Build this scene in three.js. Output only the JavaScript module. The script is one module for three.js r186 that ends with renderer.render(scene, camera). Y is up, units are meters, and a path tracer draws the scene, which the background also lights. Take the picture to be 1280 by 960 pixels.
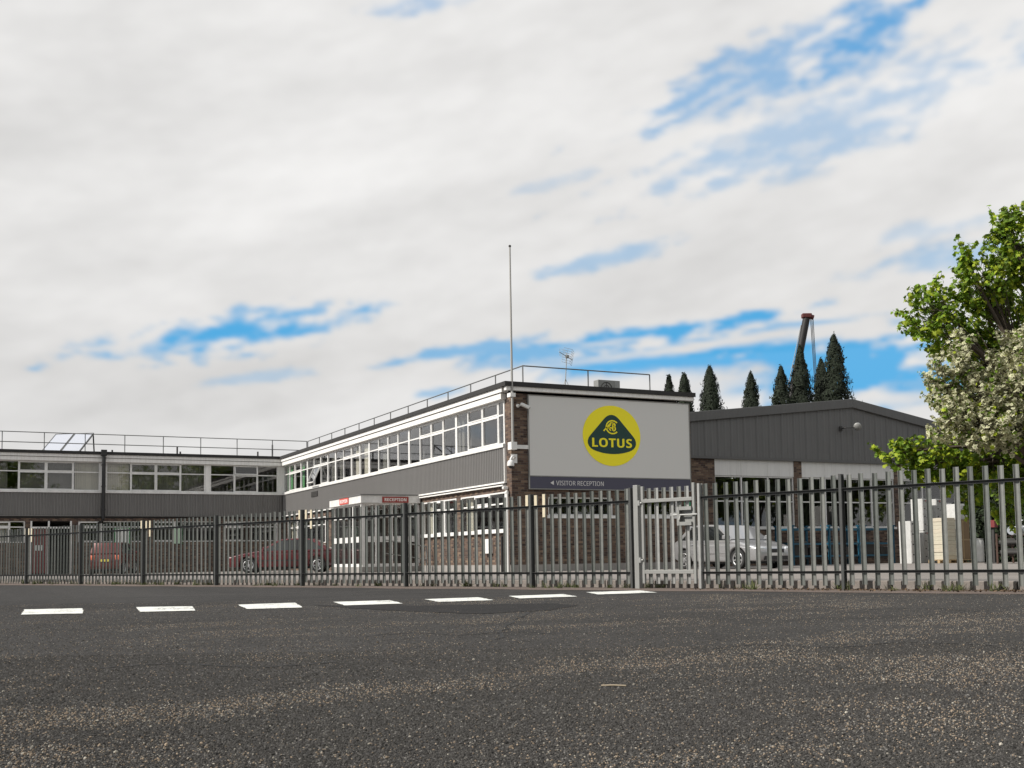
import * as THREE from 'three';
import { mergeGeometries, toCreasedNormals } from 'three/addons/utils/BufferGeometryUtils.js';
import { ImprovedNoise } from 'three/addons/math/ImprovedNoise.js';
import { FontLoader } from 'three/addons/loaders/FontLoader.js';
import { TextGeometry } from 'three/addons/geometries/TextGeometry.js';
import { RoundedBoxGeometry } from 'three/addons/geometries/RoundedBoxGeometry.js';

// ---------------------------------------------------------------- camera
// World axes: the office building. x = 0 is its sunny front, z = 0 its end wall, the corner of the two stands at the origin; y up, metres, road at y = 0.
const F = 1408.34, CY = 595.28, PITCH = 0.0735, ROLL = -0.0154, YAW = 1.1071;
const CAM = new THREE.Vector3(-16.6, 0.55, 33.216);
const cp = Math.cos(PITCH), sp = Math.sin(PITCH), cr = Math.cos(ROLL), sr = Math.sin(ROLL);
const RIGHT0 = new THREE.Vector3(Math.sin(YAW), 0, Math.cos(YAW)), FWD0 = new THREE.Vector3(Math.cos(YAW), 0, -Math.sin(YAW)), UPV = new THREE.Vector3(0, 1, 0);
const lin = (a, b, c) => RIGHT0.clone().multiplyScalar(a).addScaledVector(UPV, b).addScaledVector(FWD0, c);
const axX = lin(cr, sr * cp, -sr * sp), axDown = lin(sr, -cr * cp, cr * sp), axF = lin(0, sp, cp);
const scene = new THREE.Scene();
const camera = new THREE.PerspectiveCamera(2 * Math.atan(CY / F) * 180 / Math.PI, 1280 / (2 * CY), 0.1, 3000);
camera.matrixAutoUpdate = true;
camera.position.copy(CAM);
camera.quaternion.setFromRotationMatrix(new THREE.Matrix4().makeBasis(axX, axDown.clone().negate(), axF.clone().negate()));
camera.setViewOffset(1280, 2 * CY, 0, 0, 1280, 960);
camera.updateProjectionMatrix();
scene.add(camera);
const ray = (px, py) => axX.clone().multiplyScalar((px - 640) / F).addScaledVector(axDown, (py - CY) / F).add(axF);   // photo pixel -> direction, depth 1 along the lens axis
const at = (px, py, depth) => CAM.clone().addScaledVector(ray(px, py), depth);
const hitAx = (px, py, ax, v) => { const d = ray(px, py); return CAM.clone().addScaledVector(d, (v - CAM[ax]) / d[ax]); };

// ---------------------------------------------------------------- noise helpers
let seed = 12345;
const rnd = () => { seed = (seed * 1664525 + 1013904223) >>> 0; return seed / 4294967296; };
const rr = (a, b) => a + (b - a) * rnd();
const PN = new ImprovedNoise();
const n3 = (x, y, z) => PN.noise(x, y, z);
const fbm = (x, y, z, o = 4) => { let s = 0, a = 0.5, f = 1; for (let i = 0; i < o; i++) { s += a * n3(x * f + i * 17.3, y * f + i * 5.1, z * f + i * 9.7); f *= 2.03; a *= 0.5; } return s; };
const ss = (a, b, x) => { const t = Math.min(1, Math.max(0, (x - a) / (b - a))); return t * t * (3 - 2 * t); };
const mix = (a, b, t) => a + (b - a) * t;

// ---------------------------------------------------------------- sky (computed), sun, exposure
const DEG = 180 / Math.PI;
const azel = (d) => { const l = d.length(); return [Math.atan2(d.dot(RIGHT0), d.dot(FWD0)) * DEG, Math.asin(d.y / l) * DEG]; };
// blue openings in the cloud: centre, half length, half height (degrees of sky), tilt, strength, raggedness
const GAPS = [[295, 413, 165, 25, 10, 1.0], [215, 432, 60, 12, 12, .6], [585, 437, 105, 9, 8, .75], [330, 472, 55, 6, 8, .35], [545, 492, 45, 8, 5, .55],
  [830, 414, 170, 12, 5, 1.1], [700, 436, 120, 11, 6, .8], [1010, 460, 200, 46, 2, 1.3], [850, 444, 190, 21, 5, 1.1], [1010, 405, 90, 6, 3, .7], [1150, 470, 90, 26, 0, .8], [640, 452, 60, 8, 6, .6],
  [930, 97, 195, 33, 17, .72], [1075, 50, 85, 34, 27, .95], [850, 132, 90, 14, 12, .7], [1040, 150, 220, 44, 13, .5], [960, 60, 60, 10, 16, .35], [760, 322, 110, 13, 9, .5], [1210, 318, 110, 16, 6, .5], [1180, 285, 90, 10, 5, .3],
  [520, 6, 55, 12, 8, .5], [700, 225, 70, 8, 14, .25], [1150, 500, 80, 8, 0, .4]].map(([px, py, a, b, t, s]) => { const [az, el] = azel(ray(px, py)); return { az, el, a: a / 24, b: b / 24, c: Math.cos(t / DEG), s: Math.sin(t / DEG), k: s }; });
// bars of cloud lying across those openings
const BARS = [[905, 428, 230, 7, 5.5, 1], [1090, 414, 140, 6, 2, .8], [760, 428, 60, 4, 6, .7], [790, 487, 190, 22, 4, 1], [930, 478, 70, 9, 5, .6], [1060, 498, 150, 9, -3, .8], [880, 500, 90, 14, 0, .8], [990, 130, 130, 7, 20, .5], [900, 130, 60, 6, 22, .5]].map(([px, py, a, b, t, s]) => { const [az, el] = azel(ray(px, py)); return { az, el, a: a / 24, b: b / 24, c: Math.cos(t / DEG), s: Math.sin(t / DEG), k: s }; });
const SW = 2048, SH = 1024;
const skyData = new Float32Array(SW * SH * 4);
{
  const d = new THREE.Vector3();
  for (let j = 0; j < SH; j++) {
    const el0 = ((j + 0.5) / SH - 0.5) * Math.PI, ce = Math.cos(el0), se = Math.sin(el0);
    for (let i = 0; i < SW; i++) {
      const o = (j * SW + i) * 4;
      if (se < -0.06) { skyData[o] = 0.2; skyData[o + 1] = 0.2; skyData[o + 2] = 0.2; skyData[o + 3] = 1; continue; }
      const u = ((i + 0.5) / SW - 0.5) * 2 * Math.PI;
      d.set(Math.cos(u) * ce, se, Math.sin(u) * ce);
      const az = Math.atan2(d.dot(RIGHT0), d.dot(FWD0)) * DEG, el = el0 * DEG;
      const sy = se - 0.17 * Math.sin(az / DEG) * ce;                          // cloud bands rise to the right
      const w1 = fbm(d.x * 2.2, sy * 7, d.z * 2.2, 4), w2 = fbm(d.x * 9 + 3, sy * 30, d.z * 9, 4), w3 = fbm(d.x * 34, sy * 85, d.z * 34 + 7, 3);
      let b = 0;
      if (Math.abs(az) < 40 && el < 48) {
        for (const g of GAPS) {
          const x = az - g.az, y = el - g.el; if (Math.abs(x) > g.a * 2.2 + 3) continue;
          const gx = (x * g.c + y * g.s) / g.a, gy = (-x * g.s + y * g.c) / g.b;
          const r = Math.sqrt(gx * gx + gy * gy) + w2 * 1.3 + w3 * 1.3;
          b = Math.max(b, g.k * (1 - ss(0.35, 1.15, r)));
        }
        if (b > 0) for (const g of BARS) { const x = az - g.az, y = el - g.el, gx = (x * g.c + y * g.s) / g.a, gy = (-x * g.s + y * g.c) / g.b, r = Math.sqrt(gx * gx + gy * gy) + w2 * 0.9 + w3 * 0.7; b *= 1 - g.k * (1 - ss(0.25, 1.2, r)); }
        b = Math.min(1, b) * (1 - 0.5 * ss(15, 20, el) * ss(-0.15, 0.3, fbm(d.x * 42, sy * 130, d.z * 42, 4)));
      }
      const far = Math.max(ss(30, 42, Math.abs(az)), ss(32, 44, el));
      b = Math.max(b, far * 0.85 * ss(0.10, 0.34, w1 + 0.45 * w2 + 0.2 * w3));
      b = Math.min(1, Math.max(0, b)) ;
      const cl = 0.775 + 0.22 * w1 + 0.12 * w2 + 0.06 * w3 + 0.05 * ss(4, 34, el) ;
      const cR = cl * 1.0, cG = cl * 0.99, cB = cl * 0.978;
      const t = ss(2, 34, el);
      const bR = mix(0.085, 0.13, t), bG = mix(0.43, 0.37, t), bB = mix(0.78, 0.70, t);
      skyData[o] = mix(cR, bR, b); skyData[o + 1] = mix(cG, bG, b); skyData[o + 2] = mix(cB, bB, b); skyData[o + 3] = 1;
    }
  }
}
const sky = new THREE.DataTexture(skyData, SW, SH, THREE.RGBAFormat, THREE.FloatType);
sky.mapping = THREE.EquirectangularReflectionMapping; sky.magFilter = THREE.LinearFilter; sky.minFilter = THREE.LinearFilter; sky.needsUpdate = true;
scene.background = sky; scene.environment = sky;
const sunEl = 37 / DEG, sunAz = 6 / DEG;                                        // behind the camera's left shoulder, raking the front of the office
const sunDir = new THREE.Vector3(-Math.cos(sunEl) * Math.cos(sunAz), Math.sin(sunEl), -Math.cos(sunEl) * Math.sin(sunAz));
const sun = new THREE.DirectionalLight(new THREE.Color(1, 0.955, 0.89), 5);
sun.position.copy(sunDir).multiplyScalar(90); sun.target.position.set(0, 0, 0);
sun.castShadow = true; sun.shadow.radius = 1; sun.shadow.mapSize.set(4096, 4096);
Object.assign(sun.shadow.camera, { left: -60, right: 60, top: 60, bottom: -60, near: 1, far: 220 });
scene.add(sun, sun.target);
const renderer = new THREE.WebGLRenderer({ antialias: true });
renderer.setSize(1280, 960);
renderer.toneMapping = THREE.LinearToneMapping; renderer.toneMappingExposure = 1;
renderer.shadowMap.enabled = true;

// ---------------------------------------------------------------- scene helpers
const used = {};
const numbered = (n) => { const k = used[n] = (used[n] ?? -1) + 1; return k ? `${n}_${String(k).padStart(3, '0')}` : n; };
function mesh(name, geo, m, parent) { const o = new THREE.Mesh(Array.isArray(geo) ? merge(geo) : geo, m); o.name = name; o.castShadow = o.receiveShadow = true; parent.add(o); return o; }
function thing(name, label, category, pos = [0, 0, 0], turn = 0, group) {
  const o = new THREE.Group(); o.name = numbered(name); o.position.set(...pos); o.rotation.y = turn; o.userData = { label, category }; if (group) o.userData.group = group; scene.add(o); return o;
}
function tagOne(name, geo, m, label, category, group) { const o = mesh(numbered(name), geo, m, scene); o.userData = { label, category }; if (group) o.userData.group = group; return o; }
function struct(name, geo, m, label, category = 'ground') { const o = mesh(numbered(name), geo, m, scene); o.userData = { kind: 'structure', label, category }; return o; }
function dup(o, label) { const c = o.clone(); c.name = numbered(o.name.replace(/_\d+$/, '')); c.userData = { ...o.userData }; if (label) c.userData.label = label; scene.add(c); return c; }
const plain = (g) => { const q = g.index ? g.toNonIndexed() : g; for (const k of Object.keys(q.attributes)) if (!['position', 'normal', 'uv', 'color'].includes(k)) q.deleteAttribute(k); return q; };
function merge(list) {
  const a = list.map(plain), hasC = a.every((g) => g.attributes.color), hasU = a.every((g) => g.attributes.uv);
  for (const g of a) { if (!hasC) g.deleteAttribute('color'); if (!hasU) g.deleteAttribute('uv'); }
  return mergeGeometries(a, false);
}
function uvm(g) {                                                              // texture coordinates in metres, from whichever way the face points
  g = g.index ? g.toNonIndexed() : g; const p = g.attributes.position, n = g.attributes.normal, uv = new Float32Array(p.count * 2);
  for (let i = 0; i < p.count; i++) {
    const ax = Math.abs(n.getX(i)), ay = Math.abs(n.getY(i)), az = Math.abs(n.getZ(i));
    const [u, v] = ay > ax && ay > az ? [p.getX(i), p.getZ(i)] : ax > az ? [p.getZ(i), p.getY(i)] : [p.getX(i), p.getY(i)];
    uv[2 * i] = u; uv[2 * i + 1] = v;
  }
  g.setAttribute('uv', new THREE.BufferAttribute(uv, 2)); return g;
}
const bx = (x0, x1, y0, y1, z0, z1) => uvm(new THREE.BoxGeometry(x1 - x0, y1 - y0, z1 - z0).translate((x0 + x1) / 2, (y0 + y1) / 2, (z0 + z1) / 2));
const rbx = (x0, x1, y0, y1, z0, z1, r = 0.02, s = 2) => new RoundedBoxGeometry(x1 - x0, y1 - y0, z1 - z0, s, r).translate((x0 + x1) / 2, (y0 + y1) / 2, (z0 + z1) / 2);
const V3 = (x, y, z) => new THREE.Vector3(x, y, z);
function bar(a, b, r, seg = 6, r2 = r) {                                        // a round bar from a to b
  const d = b.clone().sub(a), g = new THREE.CylinderGeometry(r2, r, d.length(), seg);
  g.applyQuaternion(new THREE.Quaternion().setFromUnitVectors(UPV, d.clone().normalize())); return g.translate((a.x + b.x) / 2, (a.y + b.y) / 2, (a.z + b.z) / 2);
}
const tube = (pts, r, n = 24, s = 6) => new THREE.TubeGeometry(new THREE.CatmullRomCurve3(pts, false, 'catmullrom', 0.2), n, r, s, false);
// a wall slab in a plane: face 'z' (outside towards +z) or 'x' (outside towards -x); holes are [a0, a1, y0, y1]
function wall(face, a0, a1, y0, y1, plane, thick, holes = []) {
  const s = new THREE.Shape([[a0, y0], [a1, y0], [a1, y1], [a0, y1]].map((p) => new THREE.Vector2(...p)));
  for (const [h0, h1, v0, v1] of holes) s.holes.push(new THREE.Path([[h0, v0], [h0, v1], [h1, v1], [h1, v0]].map((p) => new THREE.Vector2(...p))));
  const g = new THREE.ExtrudeGeometry(s, { depth: thick, bevelEnabled: false });
  if (face === 'z') g.translate(0, 0, plane - thick); else { g.rotateY(-Math.PI / 2); g.translate(plane + thick, 0, 0); }
  return uvm(g);
}

// ---------------------------------------------------------------- materials
function dataTex(size, fn, repeatM, srgb = true) {
  const a = new Uint8Array(size * size * 4);
  for (let j = 0; j < size; j++) for (let i = 0; i < size; i++) { const c = fn(i / size, j / size, i, j), o = (j * size + i) * 4; a[o] = c[0]; a[o + 1] = c[1]; a[o + 2] = c[2]; a[o + 3] = 255; }
  const t = new THREE.DataTexture(a, size, size); t.wrapS = t.wrapT = THREE.RepeatWrapping; t.magFilter = THREE.LinearFilter; t.minFilter = THREE.LinearMipmapLinearFilter; t.generateMipmaps = true;
  if (srgb) t.colorSpace = THREE.SRGBColorSpace; t.repeat.set(1 / repeatM[0], 1 / repeatM[1]); t.needsUpdate = true; return t;
}
// tileable noise: value lattice that wraps
function tileNoise(per, sd) { const g = new Float32Array(per * per); let s = sd >>> 0; for (let i = 0; i < g.length; i++) { s = (s * 1664525 + 1013904223) >>> 0; g[i] = s / 4294967296; }
  return (u, v) => { const x = u * per, y = v * per, xi = Math.floor(x), yi = Math.floor(y), fx = ss(0, 1, x - xi), fy = ss(0, 1, y - yi), q = (a, b) => g[((b % per + per) % per) * per + ((a % per + per) % per)]; return mix(mix(q(xi, yi), q(xi + 1, yi), fx), mix(q(xi, yi + 1), q(xi + 1, yi + 1), fx), fy); }; }
const lin2s = (v) => { v = Math.min(1, Math.max(0, v)); return Math.round(255 * (v <= 0.0031308 ? 12.92 * v : 1.055 * v ** (1 / 2.4) - 0.055)); };
const std = (r, g, b, rough = 0.7, extra = {}) => new THREE.MeshStandardMaterial({ color: new THREE.Color().setRGB(r, g, b), roughness: rough, ...extra });
const grain = (() => { const a = tileNoise(8, 3), b = tileNoise(32, 5), c = tileNoise(128, 9), e = tileNoise(512, 11); return (u, v) => 0.35 * a(u, v) + 0.3 * b(u, v) + 0.2 * c(u, v) + 0.15 * e(u, v); })();
const wearTex = dataTex(512, (u, v) => { const q = 0.80 + 0.40 * (grain(u, v) - 0.3); const s = lin2s(Math.min(1, q)); return [s, s, s]; }, [2.3, 2.3]);
const streakTex = (() => { const a = tileNoise(64, 21), b = tileNoise(256, 22), c = tileNoise(6, 23); return dataTex(512, (u, v) => { const k = 0.82 + 0.14 * a(u, v * 0.06) + 0.08 * b(u, v * 0.12) + 0.08 * c(u, v); const s = lin2s(Math.min(1, k)); return [s, s, s]; }, [3.1, 4.7]); })();
// brickwork too fine to pick apart from here (about 8 x 2 pixels a brick)
const BW = 0.225, BH = 0.075;
const brickFn = (u, v, h) => {
  const rows = 24, cols = 8, y = v * rows, r = Math.floor(y), x = u * cols + (r % 2) * 0.5, c = Math.floor(x) % cols, fx = x - Math.floor(x), fy = y - r;
  const mort = fx < 0.045 || fy < 0.13; const k = Math.sin(c * 127.1 + r * 311.7) * 43758.5453, q = k - Math.floor(k), k2 = Math.sin(c * 269.5 + r * 183.3) * 24634.63, q2 = k2 - Math.floor(k2);
  if (h) return mort ? 0 : 0.75 + 0.25 * q; const gr = grain(u * 2, v * 2);
  if (mort) return [0.11 + 0.05 * gr, 0.095 + 0.045 * gr, 0.08 + 0.04 * gr];
  const t = 0.72 + 0.5 * q + 0.5 * (gr - 0.5); return q2 > 0.75 ? [0.060 * t, 0.037 * t, 0.029 * t] : q2 < 0.25 ? [0.165 * t, 0.112 * t, 0.076 * t] : [0.11 * t, 0.069 * t, 0.049 * t];
};
const brickMap = dataTex(1024, (u, v) => brickFn(u, v).map(lin2s), [BW * 8, BH * 24]);
const brickBump = dataTex(1024, (u, v) => { const s = 255 * brickFn(u, v, 1); return [s, s, s]; }, [BW * 8, BH * 24], false);
// asphalt: close-packed stones in bitumen
const aspN = [tileNoise(420, 31), tileNoise(900, 32), tileNoise(24, 33), tileNoise(150, 34), tileNoise(6, 35)];
const aspMap = dataTex(2048, (u, v) => {
  const st = aspN[0](u, v), fi = aspN[1](u, v), md = aspN[3](u, v), lo = aspN[2](u, v);
  let k = 0.014 + 0.036 * st * st + 0.026 * fi + 0.012 * md; const pale = ss(0.82, 0.93, st) * ss(0.35, 0.8, lo); k += 0.11 * pale + 0.05 * ss(0.86, 0.95, fi);
  return [lin2s(k * 1.04), lin2s(k * (1.0 - 0.03 * pale)), lin2s(k * (0.97 - 0.12 * pale))];
}, [3.4, 3.4]);
const aspBump = dataTex(2048, (u, v) => { const s = 255 * (0.6 * aspN[0](u, v) + 0.25 * aspN[1](u, v) + 0.15 * aspN[3](u, v)); return [s, s, s]; }, [3.4, 3.4], false);
const concMap = dataTex(1024, (u, v) => { const g = grain(u, v), f = aspN[1](u * 0.5, v * 0.5); const k = 0.17 + 0.10 * (g - 0.4) + 0.04 * f; return [lin2s(k * 1.08), lin2s(k * 0.97), lin2s(k * 0.88)]; }, [5.3, 5.3]);
const paintMap = (() => { const a = tileNoise(160, 51), b = tileNoise(40, 52), c = tileNoise(7, 53); return dataTex(1024, (u, v) => { const w = ss(0.70, 0.80, 0.55 * a(u, v) + 0.3 * b(u, v) + 0.25 * c(u, v)), k = mix(0.97 - 0.12 * b(u, v), 0.12, w), s = lin2s(k); return [s, s, lin2s(k * 0.97)]; }, [2.9, 2.9]); })();
const M = {
  asphalt: new THREE.MeshPhysicalMaterial({ map: aspMap, bumpMap: aspBump, bumpScale: 0.009, roughness: 0.95, specularIntensity: 0.25, vertexColors: true }),
  patch: new THREE.MeshPhysicalMaterial({ map: aspMap, bumpMap: aspBump, bumpScale: 0.005, roughness: 0.92, specularIntensity: 0.2, color: new THREE.Color().setRGB(0.6, 0.6, 0.61) }),
  paint: new THREE.MeshStandardMaterial({ map: paintMap, bumpMap: aspBump, bumpScale: 0.003, roughness: 0.8, color: new THREE.Color().setRGB(0.74, 0.74, 0.71) }),
  yard: new THREE.MeshStandardMaterial({ map: concMap, roughness: 0.93, bumpMap: aspBump, bumpScale: 0.003 }),
  verge: new THREE.MeshStandardMaterial({ map: concMap, bumpMap: aspBump, bumpScale: 0.012, roughness: 0.98, color: new THREE.Color().setRGB(0.62, 0.52, 0.47) }),
  kerb: new THREE.MeshStandardMaterial({ map: concMap, roughness: 0.9, color: new THREE.Color().setRGB(0.98, 0.96, 0.94) }),
  brick: new THREE.MeshStandardMaterial({ map: brickMap, bumpMap: brickBump, bumpScale: 0.008, roughness: 0.93 }),
  plinth: std(0.30, 0.28, 0.26, 0.92, { map: wearTex }),
  white: std(0.80, 0.79, 0.765, 0.42, { map: wearTex }),
  fascia: std(0.79, 0.775, 0.745, 0.55, { map: streakTex }),
  felt: std(0.035, 0.034, 0.033, 0.9, { map: wearTex }),
  clad: std(0.18, 0.173, 0.166, 0.42, { map: streakTex, metalness: 0.0 }),
  hallClad: std(0.115, 0.113, 0.111, 0.55, { map: streakTex }),
  hallTrim: std(0.10, 0.098, 0.096, 0.5, { map: streakTex }),
  panel: std(0.66, 0.65, 0.63, 0.6, { map: streakTex }),
  glass: new THREE.MeshPhysicalMaterial({ color: 0xffffff, transmission: 1, thickness: 0, roughness: 0.015, ior: 1.52 }),
  room: std(0.13, 0.127, 0.12, 0.9, { map: wearTex }), ceil: std(0.3, 0.3, 0.29, 0.9), floor: std(0.05, 0.05, 0.055, 0.9, { map: wearTex }),
  blind: std(0.40, 0.385, 0.31, 0.8), blindDark: std(0.10, 0.10, 0.085, 0.8), blindGreen: std(0.10, 0.30, 0.12, 0.8),
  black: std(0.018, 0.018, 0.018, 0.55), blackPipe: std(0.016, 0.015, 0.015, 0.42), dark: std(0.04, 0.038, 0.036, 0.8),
  galv: std(0.36, 0.36, 0.345, 0.5, { metalness: 0.35, map: wearTex }), galvLight: std(0.29, 0.29, 0.275, 0.5, { metalness: 0.3, map: wearTex }),
  pale: std(0.20, 0.21, 0.193, 0.42, { metalness: 0.5, map: wearTex }), pale2: std(0.25, 0.255, 0.235, 0.45, { metalness: 0.5, map: wearTex }), pale3: std(0.16, 0.17, 0.155, 0.42, { metalness: 0.5, map: wearTex }),
  railDark: std(0.028, 0.029, 0.028, 0.6, { map: wearTex }), postDark: std(0.05, 0.052, 0.05, 0.6, { map: wearTex }),
  cream: std(0.66, 0.58, 0.42, 0.7, { map: wearTex }),
  poleGrey: std(0.34, 0.33, 0.31, 0.6, { map: streakTex }),
  railing: std(0.16, 0.16, 0.155, 0.5, { metalness: 0.3 }),
  signGrey: std(0.62, 0.61, 0.585, 0.5), navy: std(0.062, 0.060, 0.092, 0.5), yellow: std(0.92, 0.80, 0.012, 0.5), green: std(0.004, 0.042, 0.032, 0.5), letter: std(0.62, 0.61, 0.60, 0.5),
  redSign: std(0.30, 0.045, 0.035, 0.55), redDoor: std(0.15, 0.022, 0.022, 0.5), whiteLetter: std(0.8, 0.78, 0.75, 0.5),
  bark: std(0.085, 0.065, 0.048, 0.95, { map: wearTex, bumpMap: wearTex, bumpScale: 0.02 }),
};
const glossy = (r, g, b, rough = 0.35) => new THREE.MeshPhysicalMaterial({ color: new THREE.Color().setRGB(r, g, b), roughness: rough, clearcoat: 1, clearcoatRoughness: 0.06, metalness: 0.15 });
const fontBold = await new FontLoader().loadAsync('fonts/droid/droid_sans_bold.typeface.json');
const fontReg = await new FontLoader().loadAsync('fonts/droid/droid_sans_regular.typeface.json');
function text(str, font, height, width, depth = 0.006) {                         // centred lettering with a given cap height and total width
  const g = new TextGeometry(str, { font, size: 1, depth: 0.01, curveSegments: 8, bevelEnabled: false }); g.computeBoundingBox(); const b = g.boundingBox;
  g.translate(-(b.min.x + b.max.x) / 2, -(b.min.y + b.max.y) / 2, 0); return g.scale(width / (b.max.x - b.min.x), height / (b.max.y - b.min.y), depth / 0.01);
}

// ================================================================ GROUND
const YARD = 0.13;
const fenceX = (z) => 0.3898 * z - 12.134;                                      // plan line of the palisade fence
const FD = V3(0.3898, 0, 1).normalize(), FN = V3(-FD.z, 0, FD.x);                // along the fence (towards +z) and towards the road
const onFence = (z, off = 0, y = 0) => V3(fenceX(z), y, z).addScaledVector(FN, off);
{
  const axis = (lo, hi, step) => { const a = [-400, -250, -150, -90, -60, -40].filter((v) => v < lo - 4); for (let v = lo; v <= hi + 1e-6; v += step) a.push(v); return a.concat([40, 60, 90, 150, 250, 400].filter((v) => v > hi + 4)); };
  const xs = axis(-19, -1, 0.12), zs = axis(12, 36, 0.12), nx = xs.length, nz = zs.length, pos = [], uv = [], col = [], idx = [];
  for (const z of zs) for (const x of xs) {
    pos.push(x, 0, z); uv.push(x, z);
    const w = fbm(x * 0.22, 1, z * 0.22, 3), tr = fbm(x * 0.5 + z * 0.1, 7, z * 1.6, 3), sm = fbm(x * 1.7, 3, z * 1.7, 3);
    const k = 1.02 + 0.42 * w + 0.34 * tr + 0.22 * sm; col.push(k * 1.01, k, k * 0.985);
  }
  for (let j = 0; j < nz - 1; j++) for (let i = 0; i < nx - 1; i++) { const a = j * nx + i, b = a + 1, c = a + nx, d = c + 1; idx.push(a, c, b, b, c, d); }
  const g = new THREE.BufferGeometry(); g.setAttribute('position', new THREE.Float32BufferAttribute(pos, 3)); g.setAttribute('uv', new THREE.Float32BufferAttribute(uv, 2)); g.setAttribute('color', new THREE.Float32BufferAttribute(col, 3)); g.setIndex(idx); g.computeVertexNormals();
  var road = struct('road', g, M.asphalt, 'worn dark asphalt road in front of the palisade fence', 'road');
}
const flat = (pts, y) => { const s = new THREE.Shape(pts.map(([x, z]) => new THREE.Vector2(x, -z))); return uvm(new THREE.ShapeGeometry(s).rotateX(-Math.PI / 2).translate(0, y, 0)); };
{ // seven painted stripes across the junction mouth, and a newer patch of bitumen
  const D = [[31, 762.5, 103.5, 761, 103.5, 767.5, 26, 769], [170, 759.5, 240, 758.5, 245, 764, 175, 765.5], [296.5, 756.5, 369, 754, 378.5, 760, 309, 762], [416.5, 753, 487.5, 751, 503.5, 755, 431, 757.5], [530, 749.6, 597.5, 747.2, 617.5, 750.8, 548, 753], [635, 745.6, 704, 743.2, 722, 746.2, 650, 748.6], [732, 740.8, 800, 738.6, 822, 741.2, 748, 743.6]];
  for (const q of D) {                                                           // stripes of a crossing, each about 0.6 m by 2 m, seen very flat
    const c = [0, 2, 4, 6].map((k) => hitAx(q[k], q[k + 1], 'y', 0)), pts = [];
    for (let e = 0; e < 4; e++) { const a = c[e], b = c[(e + 1) % 4], n = 14; for (let k = 0; k < n; k++) { const p = a.clone().lerp(b, k / n); pts.push([p.x + rr(-.012, .012), p.z + rr(-.02, .02)]); } }
    mesh('painted_stripe', flat(pts, 0.008), M.paint, road);
  }
  const ring = [[392, 757], [455, 756], [520, 757.5], [600, 756], [690, 754.5], [722, 757], [690, 763], [600, 767.5], [520, 765], [440, 760.5]];
  const pts = []; ring.forEach((q, i) => { const a = hitAx(q[0], q[1], 'y', 0), w = ring[(i + 1) % ring.length], b = hitAx(w[0], w[1], 'y', 0); for (let k = 0; k < 6; k++) { const p = a.clone().lerp(b, k / 6); pts.push([p.x + rr(-.03, .03), p.z + rr(-.04, .04)]); } });
  mesh('bitumen_patch', flat(pts, 0.004), M.patch, road);
}
{ // hairline cracks and a joint in the surfacing
  const crk = std(0.012, 0.0115, 0.011, 0.98);
  for (const L of [[[470, 794], [520, 791], [575, 794], [640, 790], [700, 793]], [[880, 812], [960, 806], [1040, 810], [1130, 803], [1240, 807]], [[120, 836], [210, 830], [330, 834], [420, 828]], [[1010, 757], [1080, 762], [1150, 760], [1260, 768]], [[690, 742], [672, 760], [640, 778], [622, 800]]]) {
    const P = L.map(([x, y]) => hitAx(x, y, 'y', 0)), C = new THREE.CatmullRomCurve3(P), n = 60, a = [], b = [];
    for (let i = 0; i <= n; i++) { const p = C.getPoint(i / n), t = C.getTangent(i / n), w = 0.008 + 0.014 * rnd(), o = rr(-.03, .03); a.push([p.x - t.z * (w + o), p.z + t.x * (w + o)]); b.push([p.x + t.z * (w - o), p.z - t.x * (w - o)]); }
    mesh('crack', flat([...a, ...b.reverse()], 0.0035), crk, road);
  }
}
// gravelly verge under the fence, kerb and the yard behind it
{
  const line = (off, z0, z1, n = 60, wob = 0) => { const a = []; for (let i = 0; i <= n; i++) { const z = mix(z0, z1, i / n), p = onFence(z, off + wob * (fbm(z * 0.35, 4, 0, 3) + 0.15 * rnd())); a.push([p.x, p.z]); } return a; };
  struct('verge', flat([...line(-0.42, -60, 60), ...line(1.0, -60, 60, 220, 0.8).reverse()], 0.004), M.verge, 'brown gravelly verge along the foot of the fence', 'verge');
  const far = [[260, 60], [260, -260], [-120, -260]];
  struct('yard', flat([...line(-0.56, -140, 90, 4), ...far, [-260, -260]], YARD), M.yard, 'pale concrete yard around the buildings behind the fence', 'yard');
  const k = thing('kerb', 'row of pale concrete kerb stones between yard and fence', 'kerb', [0, 0, 0]);
  const kg = uvm(new RoundedBoxGeometry(0.142, 0.26, 0.905, 1, 0.018)); const th = Math.atan2(FD.x, FD.z);
  for (let z = -14; z < 27; z += 0.915 * FD.z) { const o = mesh('kerb_stone', kg, M.kerb, k); const p = onFence(z, -0.49); o.position.set(p.x + rr(-.006, .006), 0.006 + rr(-.005, .004), p.z); o.rotation.y = th + rr(-.008, .008); }
}
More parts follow.
